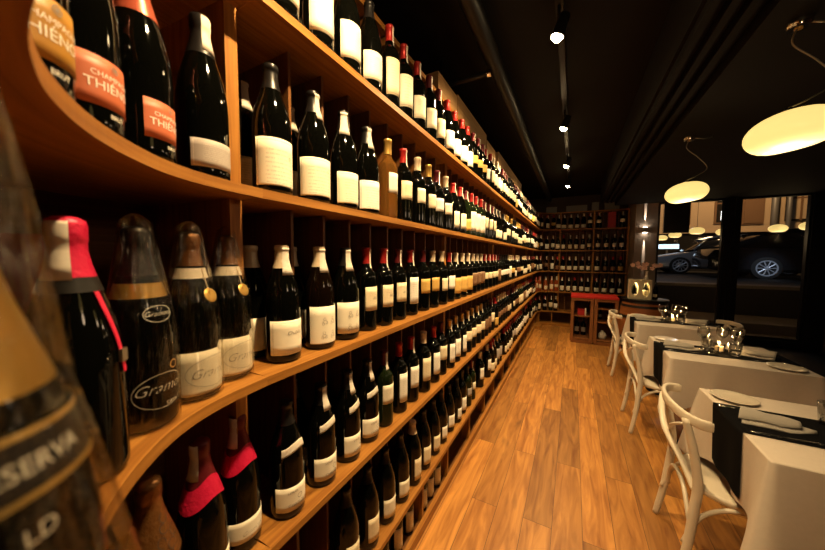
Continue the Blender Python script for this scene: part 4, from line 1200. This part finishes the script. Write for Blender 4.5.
# ------------------------------------------------------------------ outside
GZ = EYE - .60; KF = 18.5/16
M['asphalt'] = mat('asphalt', (.018, .016, .015), .7, noise=.3, nscale=20)
M['facade'] = mat('facade_plaster', (.45, .33, .21), .9, noise=.08, nscale=2)
M['brown'] = mat('brown_shutter', (.16, .085, .04), .7)
M['dkglass'] = mat('dark_window_glass', (.02, .018, .016), .1)
M['silver'] = mat('silver_car_paint', (.42, .46, .52), .28, metal=.7, coat=.5)
M['blackcar'] = mat('black_car_paint', (.012, .012, .014), .12, coat=.8)
M['tyre'] = mat('tyre_rubber', (.012, .012, .012), .8)
M['alloy'] = mat('alloy_wheel', (.75, .8, .9), .25, metal=.6)
M['signblue'] = mat('lit_blue_sign', (.5, .7, .9), .4, emit=(.55, .78, 1), estr=1.6)
M['signwhite'] = mat('lit_white_sign', (.9, .95, 1), .4, emit=(.85, .95, 1), estr=2.0)
M['headlamp'] = mat('car_lamp', (1, .9, .8), .3, emit=(1, .85, .62), estr=5)
M['stone'] = mat('terrace_stone', (.16, .12, .085), .8, noise=.2, nscale=8)
M['greypole'] = mat('grey_metal_pole', (.18, .17, .16), .5, metal=.4)
struct('terrace_ground', M['stone'], (.6, 7, YW + .12, 8.4, -.1, .10))
struct('trim_6', M['stone'], (.6, 7.5, 7.4, 8.4, .10, .28))
struct('street_ground', M['asphalt'], (-2, 18, 8.4, 19.0, -.1, GZ))
struct('street_kerb', M['stone'], (-2, 16, 8.4, 8.9, GZ, GZ + .06))
# facade across the street with its windows
FY = 18.5
o = empty('building_facade', (5*KF, FY, GZ)); o.scale = (KF, 1, KF); tag(o, 'beige building facade across the street with dark windows', 'building')
boxthing('facade_wall', M['facade'], (-4, 7, 0, .5, 1.557, 6), parent=o)
boxthing('shopfront', M['dkglass'], (-4, 7, .02, .5, 0, 1.557), parent=o)
boxthing('ledge', M['facade'], (-4, 7, -.08, 0, 1.52, 1.59), parent=o)
for x0, x1, z0, z1, mt in ((-1.62, -.89, 1.86, 4.2, 'dkglass'), (-.19, .45, 1.86, 4.2, 'dkglass'), (.59, 1.17, 1.80, 4.2, 'brown'), (1.70, 2.44, 1.88, 4.3, 'facade'), (3.3, 4.1, 1.88, 4.3, 'dkglass')):
    f = boxthing('facade_window', M['brown' if mt != 'facade' else 'dkglass'], (x0, x1, -.06, -.001, z0, z1), parent=o)
    w = (x1 - x0)
    if mt != 'brown':
        boxthing('window_glazing', M[mt], (x0 + .06, x1 - .06, -.075, -.061, z0 + .06, z1 - .06), parent=f)
        for k in (1, 2): boxthing('glazing_bar', M['brown'], (x0 + .06, x1 - .06, -.09, -.076, z0 + (z1-z0)*k/3 - .025, z0 + (z1-z0)*k/3 + .025), parent=f)
        boxthing('glazing_bar', M['brown'], ((x0+x1)/2 - .03, (x0+x1)/2 + .03, -.095, -.0905, z0, z1), parent=f)
    else:
        boxthing('shutter', M['brown'], (x0 + .05, x1 - .05, -.09, -.061, z0 + .05, z1 - .05), parent=f)
m = MB(); m.tube([(7.66, FY - .5, GZ), (7.66, FY - .5, GZ + 5.2)], .075, 12)
tag(m.build('street_pole', M['greypole'], smooth=True), 'grey street pole before the beige facade, seen through the second window', 'pole')
m = MB(); m.tube([(7.36, FY - .24, GZ + .0), (7.36, FY - .24, GZ + 5.2)], .11, 12)
tag(m.build('drain_pipe', M['greypole'], smooth=True), 'thick grey downpipe between facade windows', 'pipe')
def sign(nm, x0, x1, z0, z1, y, mt, lb):
    o = empty(nm, ((x0+x1)/2, y, z0)); tag(o, lb, 'sign')
    w = (x1-x0)/2
    boxthing('sign_case', M['black'], (-w - .03, w + .03, .0, .1, -.03, z1 - z0 + .03), parent=o)
    boxthing('sign_face', M[mt], (-w, w, -.012, -.001, 0, z1 - z0), parent=o)
    boxthing('sign_post', M['greypole'], (-.03, .03, .03, .08, GZ - z0, -.03), parent=o)
sign('street_sign', 3.35, 4.15, EYE + .42, EYE + .62, 17.4, 'signblue', 'long pale blue lit sign above the silver car')
sign('street_sign', 5.45, 5.64, EYE + 1.62, EYE + 2.0, 17.4, 'signwhite', 'small white lit sign beside the window post')
def car(x, y, L_, paint, lb, ccat, flip=False, lit=True, wx=(.78, .85)):
    """side view along x: lofted body, glasshouse and four wheels; front at x=0"""
    o = empty('parked_car', (x, y, GZ)); tag(o, lb, 'car')
    W = .86
    def loft(sections, mt, nm, par):
        m = MB(); rows = []
        for px, zb, zt, w, wt in sections:
            rows.append([(px, -w, zb + .08), (px, -w, zb + (zt-zb)*.5), (px, -wt, zt - .03), (px, -wt*.9, zt), (px, wt*.9, zt), (px, wt, zt - .03), (px, w, zb + (zt-zb)*.5), (px, w, zb + .08), (px, w*.9, zb), (px, -w*.9, zb)])
        n = 10
        ca = [sum((Vector(p) for p in rows[0]), Vector())/n]*n; cb = [sum((Vector(p) for p in rows[-1]), Vector())/n]*n
        m.grid([ca] + rows + [cb], closed=True)
        return m.build(nm, mt, par, auto=.6)
    bodyo = loft([(0, .28, .55, W*.8, W*.75), (.06, .22, .66, W*.93, W*.85), (.5, .2, .74, W, W*.92), (1.0, .2, .83, W, W*.93), (1.3, .2, .90, W, W*.94), (2.4, .2, .93, W, W*.95), (L_*.86, .2, .94, W, W*.94), (L_*.97, .24, .90, W*.95, W*.88), (L_, .3, .7, W*.85, W*.8)], paint, 'car_body', o)
    g = loft([(1.05, .84, .88, W*.9, W*.86), (1.65, .84, 1.30, W*.88, W*.72), (2.0, .84, 1.40, W*.88, W*.70), (2.8, .84, 1.41, W*.88, W*.70), (3.4, .84, 1.32, W*.88, W*.70), (L_*.93, .84, .98, W*.86, W*.8)], M['dkglass'], 'glasshouse', o)
    r = loft([(1.6, 1.285, 1.32, W*.73, W*.70), (2.0, 1.38, 1.42, W*.72, W*.70), (2.8, 1.39, 1.43, W*.72, W*.70), (3.42, 1.30, 1.335, W*.72, W*.7)], paint, 'car_roof', o)
    for px in (1.58, 2.45, 3.35):
        m = MB(); s = -W*.885
        m.tube([(px - (.42 if px == 1.58 else 0), s, .9), (px, -W*.735, 1.34)], .03, 8); m.build('roof_pillar', paint, o, smooth=True)
    for px in (wx[0], L_ - wx[1]):
        for s in (-1, 1):
            Mx = Matrix.Translation((px, s*(W - .08), .32)) @ Matrix.Rotation(-PI/2*s, 4, 'X')
            m = MB(); m.lathe([(0, -.1), (.27, -.1), (.32, -.08), (.32, .085), (.27, .1), (.225, .095), (0, .06)], 32, Mx); wh = m.build('wheel', M['tyre'], o, auto=.6)
            m = MB(); m.lathe([(.20, .096), (.232, .1), (.232, .112), (.20, .108)], 32, Mx)
            m.lathe([(0, .1), (.04, .1), (.04, .12), (0, .125)], 16, Mx)
            for k in range(10):
                a = 2*PI*k/10
                m.tube([Mx @ Vector((.03*math.cos(a), .03*math.sin(a), .108)), Mx @ Vector((.21*math.cos(a), .21*math.sin(a), .104))], .014, 6)
            m.build('alloy_rim', M['alloy'], wh, auto=.6)
    m = MB(); m.box(.03, .12, -W*.80, -W*.55, .56, .66); m.box(.03, .12, W*.55, W*.80, .56, .66); m.build('headlamp', M['headlamp'] if lit else M['alloy'], o)
    for px in (1.9, 2.75):
        m = MB(); m.box(px, px + .16, -W - .02, -W*.96, .74, .765); m.build('door_handle', M['alloy'], o)
    if flip: o.rotation_euler = (0, 0, PI); o.location.x += L_
    return o
car(2.80, 15.6, 4.4, M['silver'], 'silver car parked across the street, seen through the first window', 'car', lit=False)
car(3.72, 13.3, 4.6, M['blackcar'], 'black car with bright spoked wheel, seen through the second window', 'car', lit=False, flip=True, wx=(.9, 1.22))
# lamp reflections in the glass, built as added lamps outside
struct('ceiling_canopy', M['black'], (1.4, 3.6, 6.7, 10.2, EYE + 1.75, EYE + 1.8))  # added slab that the cords of the reflection lamps hang from
for k, (x, y) in enumerate(((1.943, 9.55), (1.93, 8.42), (1.99, 7.34), (2.50, 7.81), (2.975, 7.25), (3.16, 6.89))):
    pendant(x, y, EYE + .5, EYE + 1.75, ['farthest small glowing lamp beyond the first window', 'middle small glowing lamp beyond the first window', 'largest glowing lamp beyond the first window', 'glowing lamp cut by the window post', 'glowing oval lamp in the middle of the second window', 'glowing lamp at the dark edge of the second window'][k], 0, .86, True)

# ------------------------------------------------------------------ lights
def light(kind, name, loc, energy, color, target=None, size=.1, **k):
    l = bpy.data.lights.new(name, kind); l.energy = energy; l.color = color
    if kind == 'AREA': l.size = size
    else: l.shadow_soft_size = size
    for a, b in k.items(): setattr(l, a, b)
    o = bpy.data.objects.new(name, l); COL.objects.link(o)
    if target is not None:
        d = (Vector(target) - Vector(loc)).normalized()
        o.matrix_world = Matrix.Translation(loc) @ Vector((0, 0, -1)).rotation_difference(d).to_matrix().to_4x4()
    else: o.location = loc
    return o
sx, sy, sz = 1.062, 6.40, EYE + .43
light('SPOT', 'sconce_up', (sx, sy - .02, sz + .095), 90, (1, .80, .58), (sx, sy, sz + .095 + .20), .004, spot_size=.14, spot_blend=.4)
light('SPOT', 'sconce_down', (sx, sy - .02, sz - .01), 90, (1, .80, .58), (sx, sy, sz - .01 - .22), .004, spot_size=.14, spot_blend=.4)
light('SPOT', 'street_lamp', (5.4, 14.6, EYE + 5.0), 1000, (1, .62, .28), (5.6, 18.5, EYE + 1.8), .2, spot_size=1.9, spot_blend=.6)
light('POINT', 'street_lamp', (2.6, 13.4, EYE + 2.6), 50, (.75, .85, 1), None, .2)  # cool point light before the silver car
light('SPOT', 'street_lamp', (4.4, 10.2, EYE + 1.3), 130, (.75, .85, 1), (4.93, 12.44, EYE - .28), .1, spot_size=.42, spot_blend=.8)  # added spot that brightens the black car's wheel, no lamp stands there
w = bpy.data.worlds.new('night'); SC.world = w; w.use_nodes = True
w.node_tree.nodes['Background'].inputs[0].default_value = (.010, .008, .007, 1)
w.node_tree.nodes['Background'].inputs[1].default_value = .6

SC.view_settings.view_transform = 'Standard'; SC.view_settings.look = 'None'; SC.view_settings.gamma = 1
SC.view_settings.use_curve_mapping = False; SC.view_settings.exposure = 0.4
SC.cycles.max_bounces = 8; SC.cycles.transparent_max_bounces = 24; SC.cycles.glossy_bounces = 4; SC.cycles.diffuse_bounces = 3
SC.cycles.use_denoising = True
SC.cycles.sample_clamp_indirect = 4
